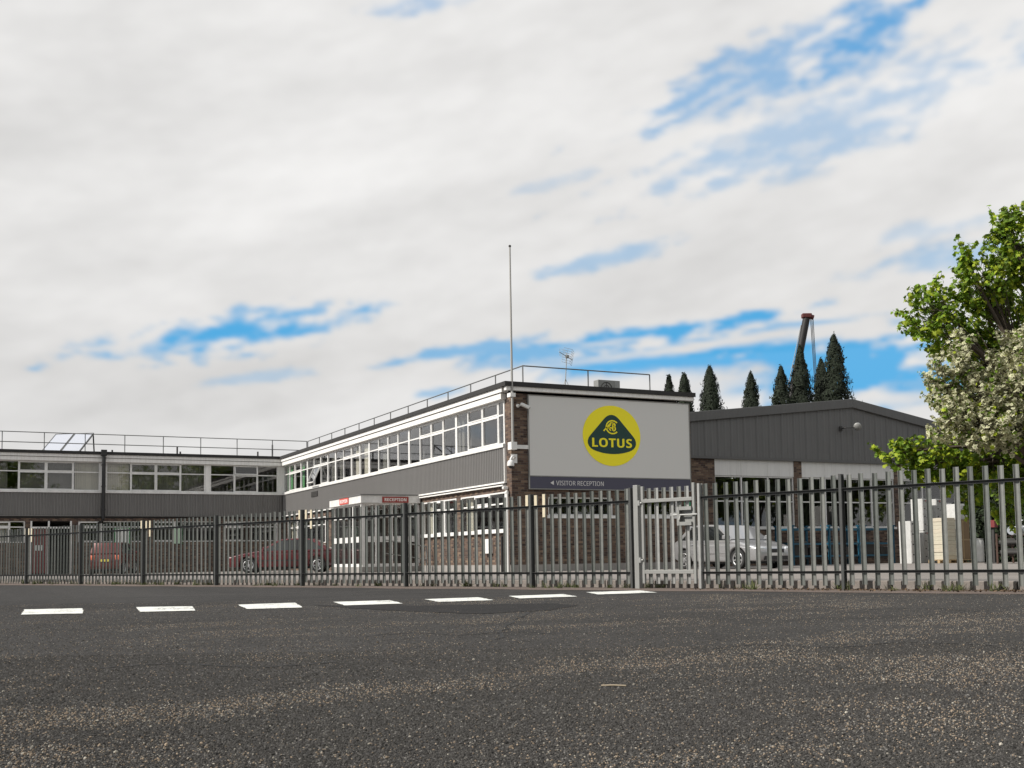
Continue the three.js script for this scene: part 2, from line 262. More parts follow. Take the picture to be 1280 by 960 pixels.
// the stones of the surface dressing near the camera, dark set stones and loose pale chippings; farther off the asphalt's own texture takes over
{
  const g = new THREE.IcosahedronGeometry(1, 0), N = 340000, im = new THREE.InstancedMesh(g, new THREE.MeshPhysicalMaterial({ roughness: 0.95, specularIntensity: 0.3 }), N), m = new THREE.Matrix4(), q = new THREE.Quaternion(), e = new THREE.Euler(), c = new THREE.Color(), P = V3(), S = V3();
  let k = 0, tries = 0;
  while (k < N && tries++ < 4e6) {
    const dep = 2.35 + 14 * Math.pow(rnd(), 1.55), lat = rr(-0.5, 0.5) * dep * 0.98, x = CAM.x + FWD0.x * dep + RIGHT0.x * lat, z = CAM.z + FWD0.z * dep + RIGHT0.z * lat;
    if (x - fenceX(z) > -1.2) continue;
    const w = fbm(x * 0.35 + z * 0.1, 2, z * 0.9, 2) + 0.5 * fbm(x * 1.3, 8, z * 1.9, 2), loose = rnd() < 0.04 + 0.32 * ss(-0.06, 0.34, w);
    if (!loose && dep > 7 && rnd() < 0.65) continue;
    const r = (loose ? rr(0.0018, 0.0042) : rr(0.0025, 0.0050)) * (rnd() < 0.03 ? 1.6 : 1); e.set(rr(0, 6), rr(0, 6), rr(0, 6)); q.setFromEuler(e);
    m.compose(P.set(x, loose ? r * 0.35 : -r * 0.1, z), q, S.set(r * rr(.8, 1.4), r * rr(.55, .9), r * rr(.8, 1.3))); im.setMatrixAt(k, m);
    const t = rnd(), v = 0.55 + 0.8 * rnd(); if (loose) c.setRGB(...(t < 0.6 ? [0.24 * v, 0.188 * v, 0.138 * v] : t < 0.85 ? [0.17 * v, 0.16 * v, 0.148 * v] : [0.31 * v, 0.285 * v, 0.24 * v])); else { const u = v * (t < 0.12 ? 2.0 : 1); c.setRGB(0.054 * u, 0.051 * u, 0.047 * u); } im.setColorAt(k, c); k++;
  }
  im.count = k; im.name = 'road_chippings'; im.userData = { kind: 'stuff', label: 'dark and pale stone chippings of the worn road surface', category: 'gravel' }; im.castShadow = im.receiveShadow = true; scene.add(im);
}
{ // dead leaves and litter blown against the right-hand fence
  const s = new THREE.Shape(); s.moveTo(-.03, 0); s.quadraticCurveTo(0, .028, .035, 0); s.quadraticCurveTo(0, -.028, -.03, 0); const g = new THREE.ShapeGeometry(s, 3).rotateX(-Math.PI / 2); const N = 900, im = new THREE.InstancedMesh(g, new THREE.MeshStandardMaterial({ roughness: 0.95, side: THREE.DoubleSide }), N), m = new THREE.Matrix4(), q = new THREE.Quaternion(), e = new THREE.Euler(), c = new THREE.Color();
  for (let i = 0; i < N; i++) { const z = 17.4 + 6.5 * Math.pow(rnd(), 0.7), p = onFence(z, rr(-.35, .75) * rr(.3, 1)); e.set(rr(-.6, .6), rr(0, 6.3), rr(-.6, .6)); q.setFromEuler(e); m.compose(V3(p.x, 0.014, p.z), q, V3(1, 1, 1).multiplyScalar(rr(.5, 1.1))); im.setMatrixAt(i, m); const v = rr(.5, 1.2); c.setRGB(0.13 * v, 0.085 * v, 0.05 * v); im.setColorAt(i, c); }
  im.name = 'leaf_litter'; im.userData = { kind: 'stuff', label: 'brown dead leaves gathered along the foot of the fence', category: 'leaf litter' }; im.castShadow = im.receiveShadow = true; scene.add(im);
}
{ // weeds rooted along the foot of the fence and kerb
  const s = new THREE.Shape([[-.006, 0], [.006, 0], [.004, .07], [0, .13], [-.003, .07]].map((p) => new THREE.Vector2(...p))), g = new THREE.ShapeGeometry(s), N = 2600, im = new THREE.InstancedMesh(g, new THREE.MeshStandardMaterial({ roughness: 0.8, side: THREE.DoubleSide }), N), m = new THREE.Matrix4(), q = new THREE.Quaternion(), e = new THREE.Euler(), c = new THREE.Color(); let k = 0, t = 0;
  while (k < N && t++ < 900) { const z = rr(-9, 25), o = onFence(z, rnd() < 0.6 ? rr(-.40, -.3) : rr(-.2, .25)), n = 8 + rnd() * 26 | 0; if (fbm(z * 0.6, 2, 3, 2) < -0.08) continue; const big = rr(.4, 1.5); for (let i = 0; i < n && k < N; i++) { e.set(rr(-.7, .7), rr(0, 6.3), rr(-.7, .7)); q.setFromEuler(e); m.compose(V3(o.x + rr(-.06, .06), 0.004, o.z + rr(-.06, .06)), q, V3(1, 1, 1).multiplyScalar(big * rr(.5, 1.1))); im.setMatrixAt(k, m); const v = rr(.6, 1.3); c.setRGB(0.085 * v, 0.10 * v, 0.03 * v); im.setColorAt(k, c); k++; } }
  im.count = k; im.name = 'weeds'; im.userData = { kind: 'stuff', label: 'tufts of weeds and grass along the foot of the fence', category: 'weeds' }; im.castShadow = im.receiveShadow = true; scene.add(im);
}
{ const p = hitAx(767, 857, 'y', 0.006), d = RIGHT0.clone().multiplyScalar(0.052).addScaledVector(FWD0, -0.012); tagOne('twig', tube([p.clone().sub(d), p.clone().add(V3(0, .002, 0)), p.clone().add(d)], 0.0035, 10, 6), std(0.33, 0.27, 0.19, 0.9), 'short pale dry twig lying on the asphalt road', 'twig'); }

// ================================================================ OFFICE BUILDING
const office = thing('office_building', 'long two storey flat roofed office block with white window bands and dark corrugated cladding', 'building', [0, 0, 0]);
const GX = 7.22, WZ = -28.32, WX0 = -20.2, BASE = 0.06;                          // end wall width, plane of the far wing, its left end
const UP = [4.40, 5.89], LOW = [1.55, 2.78];
// --- walls
const gableWin = [[1.35, 3.9, 2.0, 2.62], [4.95, 6.6, 2.0, 2.62]];
mesh('end_wall', wall('z', 0, GX, BASE, 6.06, 0, 0.3, gableWin), M.brick, office);
mesh('front_wall', [wall('x', WZ, -0.3, BASE, 2.98, 0, 0.3, [[-7.75, -4.5, 1.5, 2.8], [-4.1, -0.42, 1.5, 2.8], [-13.6, -12.3, 1.5, 2.8], [-11.5, -8.3, 0.36, 2.7], [-19, -14.4, 1.5, 2.8], [-27.4, -20.5, 1.5, 2.8]]), bx(0, 0.3, 2.98, 6.06, -0.42, -0.3)], M.brick, office);
mesh('upstand', [bx(0.04, 0.3, 2.98, 4.28, WZ, -0.42), bx(WX0, 0, 2.98, 4.28, WZ - 0.3, WZ - 0.04)], M.dark, office);
mesh('wing_wall', wall('z', WX0, 0, BASE, 2.98, WZ, 0.3, [[-19.9, -15.0, 1.75, 2.84], [-14.6, -13.2, 1.75, 2.84], [-12.95, -11.0, 0.15, 2.84], [-10.7, -7.3, 1.75, 2.84], [-7.0, -3.6, 1.75, 2.84], [-3.3, -0.35, 1.75, 2.84]]), M.brick, office);
mesh('back_wall', [bx(GX - 0.3, GX, BASE, 6.06, -36, -0.3), bx(WX0, GX, BASE, 6.06, -36.3, -36), bx(WX0, WX0 + 0.3, BASE, 6.06, -36, WZ - 0.3)], M.brick, office);
mesh('plinth', [bx(-0.03, 0.0, 0.05, 0.36, -7.9, 0.03), bx(0.0, GX, 0.05, 0.36, 0, 0.03)], M.plinth, office);
// --- floors, ceilings and partitions inside
mesh('floor_slab', [bx(0.3, GX - 0.3, 2.95, 3.15, -36, -0.3), bx(WX0 + .3, 0.3, 2.95, 3.15, -36, WZ - 0.3)], M.floor, office);
mesh('ground_slab', [bx(0.3, GX - 0.3, 0.08, 0.2, -36, -0.3), bx(WX0 + .3, 0.3, 0.08, 0.2, -36, WZ - 0.3)], M.floor, office);
mesh('ceiling', [bx(0.3, GX - 0.3, 5.92, 5.98, -36, -0.3), bx(WX0 + .3, 0.3, 5.92, 5.98, -36, WZ - 0.3), bx(0.3, GX - 0.3, 2.86, 2.93, -36, -0.3), bx(WX0 + .3, 0.3, 2.86, 2.93, -36, WZ - 0.3)], M.ceil, office);
mesh('partition', [bx(4.6, 4.7, 0.2, 5.92, -28, -0.3), bx(WX0 + .3, 4.6, 0.2, 5.92, -33.1, -33), ...[-5.2, -9.9, -14.8, -19.6, -24.4].map((z) => bx(0.9, 4.6, 3.15, 5.9, z - .05, z + .05)), ...[-14.9, -9.5, -4.2].map((x) => bx(x - .05, x + .05, 0.2, 5.9, -33, WZ - 0.9)), bx(0.35, 4.6, 0.2, 5.9, -28.5, -28.4)], M.room, office);
// --- roof
const roof = mesh('roof', [bx(-0.28, GX + 0.09, 6.27, 6.40, -36.5, 0.2), bx(WX0, -0.28, 6.27, 6.40, -36.5, WZ + 0.28)], M.felt, office);
mesh('felt_upstand', [bx(-0.31, -0.283, 6.262, 6.415, WZ + .32, 0.23), bx(-0.283, GX + 0.11, 6.262, 6.415, 0.203, 0.23), bx(WX0, -0.312, 6.262, 6.415, WZ + 0.283, WZ + 0.31)], M.felt, roof);
// --- fascias: two stepped white boards on front and wing, one deep board on the end wall
mesh('fascia_board', bx(-0.25, -0.003, 6.11, 6.268, WZ + 0.25, -0.16), M.fascia, office);
mesh('fascia_board', bx(-0.20, -0.003, 5.895, 6.085, WZ + 0.2, -0.33), M.fascia, office);
mesh('fascia_board', bx(WX0, -0.003, 6.11, 6.268, WZ + 0.003, WZ + 0.25), M.fascia, office);
mesh('fascia_board', bx(WX0, -0.003, 5.895, 6.085, WZ + 0.003, WZ + 0.2), M.fascia, office);
mesh('fascia_board', bx(-0.24, GX + 0.06, 6.13, 6.26, 0.003, 0.18), M.fascia, office);
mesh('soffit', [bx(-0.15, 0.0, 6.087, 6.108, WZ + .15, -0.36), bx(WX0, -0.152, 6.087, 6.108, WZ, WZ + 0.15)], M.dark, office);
// --- sills, string course, cladding trim
mesh('sill', bx(-0.13, 0.1, 4.285, 4.405, WZ + 0.13, -0.36), M.white, office);
mesh('sill', bx(WX0, -0.002, 4.285, 4.405, WZ - 0.1, WZ + 0.13), M.white, office);
mesh('string_course', bx(-0.02, 0.62, 4.20, 4.33, 0.0, 0.05), M.white, office);
mesh('cladding_trim', [bx(-0.10, -0.002, 3.085, 3.135, WZ + .1, -0.36), bx(-0.14, -0.002, 2.99, 3.03, -7.9, -0.40)], M.fascia, office);
mesh('cladding_trim', bx(WX0, -0.102, 3.085, 3.13, WZ + 0.002, WZ + 0.10), M.clad, office);
mesh('corner_trim', bx(-0.085, -0.002, 3.137, 4.284, -0.41, -0.365), M.fascia, office);
// --- corrugated cladding sheets, a metre or so each
function ribbed(w, h, pitch, dep, top = 0.35) {
  const s = new THREE.Shape(); s.moveTo(0, 0); const n = Math.round(w / pitch), p = w / n;
  for (let i = 0; i < n; i++) { const a = i * p; s.lineTo(a + p * 0.18, 0.004); s.lineTo(a + p * (0.5 - top / 2), dep); s.lineTo(a + p * (0.5 + top / 2), dep); s.lineTo(a + p * 0.82, 0.004); }
  s.lineTo(w, 0); s.lineTo(w, -0.02); s.lineTo(0, -0.02);
  return uvm(new THREE.ExtrudeGeometry(s, { depth: h, bevelEnabled: false }).rotateX(-Math.PI / 2).rotateX(0));
}
// shape lies in (x, -z): after the turn the ribs must face +z, so mirror by a half turn about y
const ribF = (w, h, pitch, dep, top) => uvm(ribbed(w, h, pitch, dep, top).rotateY(Math.PI).translate(w, 0, 0));
{
  const g1 = ribF(1.084, 1.145, 0.1355, 0.042, 0.28);
  for (let i = 0; i < 25; i++) { const o = mesh('cladding_sheet', g1, M.clad, office); o.rotation.y = -Math.PI / 2; o.position.set(-0.045 - (i % 2) * 0.0015, 3.138, -0.415 - 27.1 + i * 1.0845); }
  const last = mesh('cladding_sheet', ribF(0.80, 1.145, 0.1355, 0.042, 0.28), M.clad, office); last.rotation.y = -Math.PI / 2; last.position.set(-0.045, 3.138, WZ + 0.003);
  for (let i = 0; i < 18; i++) { const o = mesh('cladding_sheet', g1, M.clad, office); o.position.set(-1.19 - i * 1.0845, 3.138, WZ + 0.045 + (i % 2) * 0.0015); }
}
// --- windows. Built along u (metres) and y, looking out along +w, then turned into place.
function windowUnit(parent, name, place, u0, u1, y0, y1, lights, tr, opt = {}) {
  const w = new THREE.Group(); w.name = name; parent.add(w); place(w);
  const e = opt.edge ?? 0.07, t = opt.t ?? 0.045, D = 0.07, fr = [bx(u0, u0 + e, y0, y1, -D, 0), bx(u1 - e, u1, y0, y1, -D, 0), bx(u0 + e, u1 - e, y1 - 0.05, y1, -D, 0), bx(u0 + e, u1 - e, y0, y0 + 0.045, -D, 0)];
  const L = lights.length - 1, yt = tr ? mix(y1, y0, tr) : null;
  for (let i = 0; i < L; i++) {
    const a = lights[i] + (i ? t / 2 : e), b = lights[i + 1] - (i < L - 1 ? t / 2 : e);
    if (i) fr.push(bx(lights[i] - t / 2, lights[i] + t / 2, y0 + 0.045, y1 - 0.05, -D, 0.001));
    const rows = yt ? [[y0 + 0.045, yt - 0.025], [yt + 0.025, y1 - 0.05]] : [[y0 + 0.045, y1 - 0.05]];
    if (yt) fr.push(bx(a, b, yt - 0.025, yt + 0.025, -D, -0.002));
    rows.forEach(([c, d], r) => {
      const op = opt.open?.[i + ',' + r], cas = opt.casement?.includes(i), inset = cas ? 0.042 : 0.0;
      const grp = op ? new THREE.Group() : null; const ox = (a + b) / 2, oy = d;
      const sash = cas ? [bx(a, a + inset, c, d, -0.05, 0.014), bx(b - inset, b, c, d, -0.05, 0.014), bx(a + inset, b - inset, d - inset, d, -0.05, 0.014), bx(a + inset, b - inset, c, c + inset, -0.05, 0.014)] : null;
      const pg = bx(a + inset - (cas ? 0.004 : 0), b - inset + (cas ? .004 : 0), c + inset - (cas ? .004 : 0), d - inset + (cas ? .004 : 0), -0.03, -0.024);
      const put = (g) => { if (op) { g.translate(-ox, -oy, 0).rotateX(-op).translate(ox, oy, 0.02); } return g; };
      if (sash) mesh('casement', put(merge(sash)), opt.frameMat ?? M.white, w);
      mesh('pane', put(pg), M.glass, w);
    });
  }
  mesh('frame', fr, opt.frameMat ?? M.white, w);
  if (opt.blind) opt.blind.forEach(([i, cover, mat]) => {
    const a = lights[i] + 0.08, b = lights[i + 1] - 0.06, sl = [], n = Math.round((b - a) / 0.088);
    for (let k = 0; k < n; k++) { if ((k + .5) / n > Math.abs(cover) && cover > 0) continue; if (cover < 0 && (k + .5) / n < 1 + cover) continue; const x = a + (k + 0.5) * (b - a) / n; sl.push(new THREE.BoxGeometry(0.094, y1 - y0 - 0.1, 0.003).rotateY(rr(0.25, 0.5)).translate(x, (y0 + y1) / 2, -0.2)); }
    if (sl.length) mesh('vertical_blind', sl, mat ?? M.blind, w);
  });
  return w;
}
const onFront = (w) => { w.rotation.y = -Math.PI / 2; w.position.set(-0.03, 0, 0); };       // u runs along +z there
const onWing = (z) => (w) => { w.position.set(0, 0, z); };
{
  const edges = [-28.25, -23.67, -18.89, -14.04, -9.2, -4.45, -0.42], B = M.blind, G = M.blindGreen;
  const K = M.blindDark, bl = [[[0, 1, G], [1, 0.4, K], [2, -0.5, G]], [[3, 0.3, K]], [[0, 0.3, K], [2, 0.3, B], [3, 0.5, B]], [[1, 0.3, K]], [[3, -0.25, K]], [[0, 0.2, K]]];
  for (let k = 0; k < 6; k++) {
    const a = edges[k], b = edges[k + 1], n = 4, L = []; for (let i = 0; i <= n; i++) L.push(k === 5 ? [-4.45, -3.4, -2.16, -0.88, -0.42][i] : mix(a, b, i / n));
    windowUnit(office, 'window', onFront, a, b, UP[0], UP[1], L, 0.335, { casement: [1, 2], edge: 0.085, t: 0.055, open: k === 1 ? { '1,0': 0.42 } : null, blind: bl[k] });
  }
  const low = [[-7.75, -4.5, [-7.75, -6.7, -5.6, -4.5]], [-4.1, -0.42, [-4.1, -2.9, -1.65, -0.42]], [-19, -14.4, [-19, -17.5, -15.9, -14.4]], [-27.4, -20.5, [-27.4, -25.6, -23.9, -22.2, -20.5]], [-13.6, -12.3, [-13.6, -12.3]]];
  for (const [a, b, L] of low) windowUnit(office, 'window', onFront, a, b, 1.5, 2.8, L, 0.3, { casement: [1], edge: 0.08, t: 0.055, blind: [[0, 0.5, B]] });
  mesh('sill', [bx(-0.12, 0.02, 1.43, 1.56, -7.8, -4.45), bx(-0.12, 0.02, 1.43, 1.56, -4.14, -0.38)], M.white, office);
  // wing, upper floor
  const W = [[-20.1, -14.95, [-20.1, -18.8, -17.5, -16.2, -14.95], [[1, .5, B]]], [-14.83, -9.66, [-14.83, -13.54, -12.26, -10.96, -9.66], [[0, 0.6, K], [1, 1, K], [2, 1, K], [3, 1, B]]], [-9.4, -4.3, [-9.4, -8.16, -6.88, -5.6, -4.3], [[0, 1, B], [1, 1, K], [2, 1, K], [3, 1, K]]], [-4.08, -0.34, [-4.08, -2.77, -1.48, -0.34], []]];
  W.forEach(([a, b, L, blind], k) => windowUnit(office, 'window', onWing(WZ + 0.03), a, b, UP[0], UP[1], L, 0.36, { casement: k === 3 ? [1] : [1, 2], edge: 0.075, t: 0.055, blind, open: k === 3 ? { '1,1': 0.16 } : null }));
  mesh('corner_post', [bx(-0.335, -0.005, 4.41, 5.89, WZ - 0.05, WZ + 0.06), bx(-4.295, -4.085, 4.41, 5.89, WZ - .05, WZ + .045), bx(-9.655, -9.405, 4.41, 5.89, WZ - .05, WZ + .045)], M.fascia, office);
  for (const [a, b, n] of [[-19.9, -15.0, 4], [-14.6, -13.2, 2], [-10.7, -7.3, 3], [-7.0, -3.6, 3], [-3.3, -0.35, 3]]) { const L = []; for (let i = 0; i <= n; i++) L.push(mix(a, b, i / n)); windowUnit(office, 'window', onWing(WZ - 0.05), a, b, 1.75, 2.84, L, 0.28, { casement: [0], edge: 0.06, t: 0.05, blind: n === 4 ? [[2, 1, B], [3, 1, B]] : n === 2 ? [[0, 1, B]] : [] }); }
  const dr = mesh('door', bx(-12.86, -12.14, 0.2, 2.45, WZ - 0.16, WZ - 0.1), M.redDoor, office); mesh('handle', bx(-12.24, -12.2, 1.05, 1.2, WZ - 0.1, WZ - 0.04), M.galv, dr); mesh('door_notice', bx(-12.72, -12.3, 1.35, 1.62, WZ - 0.1, WZ - 0.095), M.panel, dr);
  mesh('door_frame', [bx(-12.95, -12.87, 0.15, 2.84, WZ - 0.2, WZ + 0.01), bx(-12.13, -12.05, 0.15, 2.84, WZ - 0.2, WZ + 0.01), bx(-11.08, -11.0, 0.15, 2.84, WZ - 0.2, WZ + 0.01), bx(-12.87, -12.13, 2.46, 2.55, WZ - 0.2, WZ + 0.01), bx(-12.05, -11.08, 2.46, 2.55, WZ - 0.2, WZ + 0.01)], M.white, office);
  // end wall, high strip windows
  for (const [a, b, c, d] of gableWin) { const n = b - a > 2 ? 3 : 2, L = []; for (let i = 0; i <= n; i++) L.push(mix(a, b, i / n)); windowUnit(office, 'window', onWing(-0.05), a, b, c, d, L, 0, { edge: 0.06, t: 0.06 }); mesh('sill', bx(a - .05, b + .05, c - 0.10, c, -0.1, 0.05), M.white, office); }
}
// --- rainwater pipes, boxes and fittings fixed to the walls
{
  const p = mesh('drainpipe', [new THREE.CylinderGeometry(0.095, 0.095, 3.35, 12).translate(-9.53, 4.62, WZ + 0.36), bx(-9.67, -9.39, 6.2, 6.5, WZ + 0.24, WZ + 0.5), tube([V3(-9.53, 2.96, WZ + 0.36), V3(-9.58, 2.8, WZ + 0.3), V3(-9.75, 2.62, WZ + 0.1), V3(-9.75, 0.2, WZ + 0.1)], 0.07, 30, 10)], M.blackPipe, office);
  mesh('bracket', [3.4, 4.6, 5.7].map((y) => bx(-9.63, -9.43, y, y + 0.05, WZ + 0.1, WZ + 0.45)), M.blackPipe, p);
  mesh('drainpipe', new THREE.CylinderGeometry(0.045, 0.045, 2.7, 10).translate(-0.09, 1.48, -0.19), M.fascia, office);
  mesh('drainpipe', new THREE.CylinderGeometry(0.05, 0.05, 1.2, 10).translate(-0.09, 0.72, -0.62), M.blackPipe, office);
  mesh('vent_grille', [bx(-0.11, -0.05, 3.86, 4.13, -22.7, -21.6), ...[0, 1, 2, 3].map((i) => bx(-0.125, -0.11, 3.89 + i * 0.06, 3.915 + i * 0.06, -22.68, -21.62))], M.dark, office);
  mesh('meter_box', rbx(-0.16, 0, 0.75, 1.25, -2.0, -1.5, 0.02), M.white, office);
  mesh('wall_lamp', [rbx(-0.22, -0.02, 2.86, 2.96, -0.32, -0.2, 0.03), rbx(-0.15, -0.02, 2.70, 2.80, -0.28, -0.16, 0.03)], M.white, office);
  for (const [x, y, z, h] of [[-1.2, 6.42, -29.4, .35], [-5.6, 6.42, -29.4, .5], [-5.4, 6.42, -29.6, .25], [-0.4, 6.42, -29.3, .75], [-9.0, 6.42, -29.0, 0.18]]) mesh('vent_pipe', new THREE.CylinderGeometry(0.045, 0.045, h + .02, 8).translate(x, y + h / 2, z), M.dark, roof);
}
// --- roof railings
function railing(name, label, pts, spacing, rails, end = true) {
  const t = thing(name, label, 'railing', [pts[0].x, pts[0].y, pts[0].z]); const o = pts[0];
  for (let i = 0; i < pts.length - 1; i++) {
    const a = pts[i].clone().sub(o), b = pts[i + 1].clone().sub(o), n = Math.max(1, Math.round(a.distanceTo(b) / spacing));
    for (const h of rails) mesh('rail', bar(a.clone().setY(a.y + h), b.clone().setY(b.y + h), 0.024), M.railing, t);
    for (let k = i ? 1 : 0; k <= n; k++) { const p = a.clone().lerp(b, k / n); mesh('stanchion', [bar(p, p.clone().setY(p.y + rails[0]), 0.024), bx(p.x - .1, p.x + .1, p.y, p.y + .03, p.z - .1, p.z + .1)], M.railing, t); }
  }
  return t;
}
railing('roof_railing', 'grey tubular guard rail around the office roof above the large sign', [V3(1.5, 6.42, -28.8), V3(1.5, 6.42, -2.0), V3(6.86, 6.42, -2.0)], 2.3, [0.97]);
railing('roof_railing', 'grey two bar guard rail along the roof of the far wing', [V3(-20.2, 6.42, -28.8), V3(1.44, 6.42, -28.8)], 2.05, [0.97, 0.45]);

// ================================================================ THE LARGE SIGN ON THE END WALL
{
  const X0 = 0.61, X1 = 7.14, Y0 = 2.86, Y1 = 6.03, t = thing('sign_board', 'large grey sign board with round yellow emblem on the brick end wall', 'sign', [X0, Y0, 0]);
  const W = X1 - X0, H = Y1 - Y0, bar0 = 0.43;
  mesh('backing', bx(0, W, 0, H, 0.002, 0.06), M.galv, t);
  mesh('panel', bx(0.03, W - 0.03, bar0 + 0.03, H - 0.03, 0.0605, 0.072), M.signGrey, t);
  const nb = mesh('direction_panel', bx(0.03, W - 0.03, 0.03, bar0, 0.0605, 0.072), M.navy, t); nb.userData.label = 'navy strip with an arrow and the words VISITOR RECEPTION';
  mesh('edge_trim', [bx(0, 0.03, 0, H, 0.06, 0.085), bx(W - 0.03, W, 0, H, 0.06, 0.085), bx(0.03, W - 0.03, 0, 0.03, 0.06, 0.085), bx(0.03, W - 0.03, H - 0.03, H, 0.06, 0.085), bx(0.03, W - 0.03, bar0, bar0 + 0.03, 0.06, 0.083)], M.galvLight, t);
  const tx = text('VISITOR RECEPTION', fontReg, 0.155, 1.86, 0.004).translate(1.02 + 0.93, 0.225, 0.0725); mesh('lettering', tx, M.letter, nb);
  const ar = new THREE.Shape([[0.80, 0.225], [0.93, 0.30], [0.93, 0.15]].map((p) => new THREE.Vector2(...p))); mesh('arrow', new THREE.ExtrudeGeometry(ar, { depth: 0.004, bevelEnabled: false }).translate(0, 0, 0.0725), M.letter, nb);
  // emblem: yellow disc, dark green rounded triangle, lettering and monogram
  const em = new THREE.Group(); em.name = 'emblem'; em.position.set(3.86 - X0, 4.755 - Y0, 0.0725); t.add(em);
  const RX = 1.165, RY = 1.05;
  mesh('disc', new THREE.CylinderGeometry(1, 1, 0.01, 96).rotateX(Math.PI / 2).scale(RX, RY, 1).translate(0, 0, 0.006), M.yellow, em);
  const s = new THREE.Shape();                                                  // in units of the disc's radius
  s.moveTo(-0.14, 0.655); s.quadraticCurveTo(0, 0.73, 0.14, 0.655); s.quadraticCurveTo(0.22, 0.61, 0.30, 0.51); s.lineTo(0.74, 0.00); s.quadraticCurveTo(0.86, -0.14, 0.83, -0.28); s.quadraticCurveTo(0.79, -0.44, 0.58, -0.51); s.quadraticCurveTo(0.3, -0.605, 0, -0.605); s.quadraticCurveTo(-0.3, -0.605, -0.58, -0.51); s.quadraticCurveTo(-0.79, -0.44, -0.83, -0.28); s.quadraticCurveTo(-0.86, -0.14, -0.74, 0.0); s.lineTo(-0.30, 0.51); s.quadraticCurveTo(-0.22, 0.61, -0.14, 0.655);
  mesh('rounded_triangle', new THREE.ExtrudeGeometry(s, { depth: 0.004, bevelEnabled: false, curveSegments: 16 }).scale(RX, RY, 1).translate(0, 0, 0.0115), M.green, em);
  mesh('lettering', text('LOTUS', fontBold, 0.30 * RY, 1.38 * RX, 0.004).translate(0.0, -0.235 * RY, 0.016), M.yellow, em);
  const arc = (cx, cy, r, a0, a1, th = 0.022, sq = 1) => { const sh = new THREE.Shape(); const n = 24; for (let i = 0; i <= n; i++) { const a = mix(a0, a1, i / n); sh[i ? 'lineTo' : 'moveTo'](cx + (r + th) * Math.cos(a), cy + (r + th) * Math.sin(a) * sq); } for (let i = n; i >= 0; i--) { const a = mix(a0, a1, i / n); sh.lineTo(cx + (r - th) * Math.cos(a), cy + (r - th) * Math.sin(a) * sq); } return new THREE.ExtrudeGeometry(sh, { depth: 0.004, bevelEnabled: false }); };
  const seg = (a, b, th = 0.022) => { const d = new THREE.Vector2(b[0] - a[0], b[1] - a[1]).normalize(), n = [-d.y * th, d.x * th]; return new THREE.ExtrudeGeometry(new THREE.Shape([[a[0] + n[0], a[1] + n[1]], [b[0] + n[0], b[1] + n[1]], [b[0] - n[0], b[1] - n[1]], [a[0] - n[0], a[1] - n[1]]].map((p) => new THREE.Vector2(...p))), { depth: 0.004, bevelEnabled: false }); };
  const P = Math.PI, mono = [arc(0.02, 0.285, 0.215, 0.75, 2 * P - 0.75), seg([-0.29, 0.15], [-0.02, 0.44]), seg([-0.20, 0.26], [0.0, 0.26]), arc(-0.02, 0.36, 0.075, 0, P * .55), seg([0.03, 0.17], [0.03, 0.42]), arc(0.05, 0.355, 0.058, -P / 2, P / 2), arc(0.05, 0.235, 0.068, -P / 2, P / 2), arc(0.0, 0.27, 0.1, P * .6, P * 1.4, .018)];
  mesh('monogram', merge(mono).scale(RX, RY, 1).translate(0, 0, 0.0158), M.yellow, em);
}
// ================================================================ FITTINGS ROUND THE CORNER
{ // flagpole bracketed to the corner
  const t = thing('flagpole', 'tall thin white flagpole bracketed to the brick corner of the office', 'flagpole', [-0.04, 4.2, 0.2]);
  mesh('pole', [new THREE.CylinderGeometry(0.026, 0.045, 6.7, 12).translate(0, 3.4, 0)], M.poleGrey, t); mesh('cap', new THREE.SphereGeometry(0.045, 12, 8).translate(0, 6.77, 0), M.dark, t);
  mesh('bracket', [bx(-0.09, 0.12, -0.05, 0.2, -0.195, 0.07)], M.fascia, t); mesh('bracket', [bx(-0.09, 0.1, 1.7, 1.83, -0.195, 0.06)], M.fascia, t);
}
{ const t = thing('security_camera', 'white bullet security camera on the end wall beside the large sign', 'camera', [0.36, 5.62, 0.0]);
  mesh('bracket', [bar(V3(-0.1, 0.02, 0), V3(-0.06, 0.02, 0.2), 0.025), new THREE.CylinderGeometry(0.06, 0.06, 0.03, 12).rotateX(Math.PI / 2).translate(-0.1, 0.02, 0.018)], M.fascia, t); const b = mesh('housing', new RoundedBoxGeometry(0.34, 0.11, 0.11, 2, 0.03).rotateZ(-0.35).translate(0.06, 0.0, 0.22), M.white, t); mesh('lens', new THREE.CylinderGeometry(0.035, 0.035, 0.02, 12).rotateZ(Math.PI / 2 - 0.35).translate(0.225, -0.06, 0.22), M.black, b); }
{ const t = thing('dome_camera', 'white dome security camera hanging from an arm on the brick corner', 'camera', [-0.02, 3.72, 0.0]);
  mesh('arm', tube([V3(0.1, 0.16, 0.0), V3(0.08, 0.2, 0.16), V3(-0.08, 0.2, 0.27), V3(-0.16, 0.1, 0.3), V3(-0.16, 0.02, 0.3)], 0.035, 20, 8), M.white, t);
  mesh('housing', new THREE.LatheGeometry([[0, 0.1], [0.07, 0.09], [0.11, 0.04], [0.12, -0.08], [0.1, -0.1]].map((p) => new THREE.Vector2(...p)), 20).translate(-0.16, -0.03, 0.3), M.white, t); mesh('dome', new THREE.SphereGeometry(0.085, 16, 10, 0, 6.3, P2(), P2()).translate(-0.16, -0.12, 0.3), M.black, t); mesh('plate', bx(0.0, 0.22, 0.0, 0.3, 0.0, 0.03), M.white, t); }
function P2() { return Math.PI / 2; }
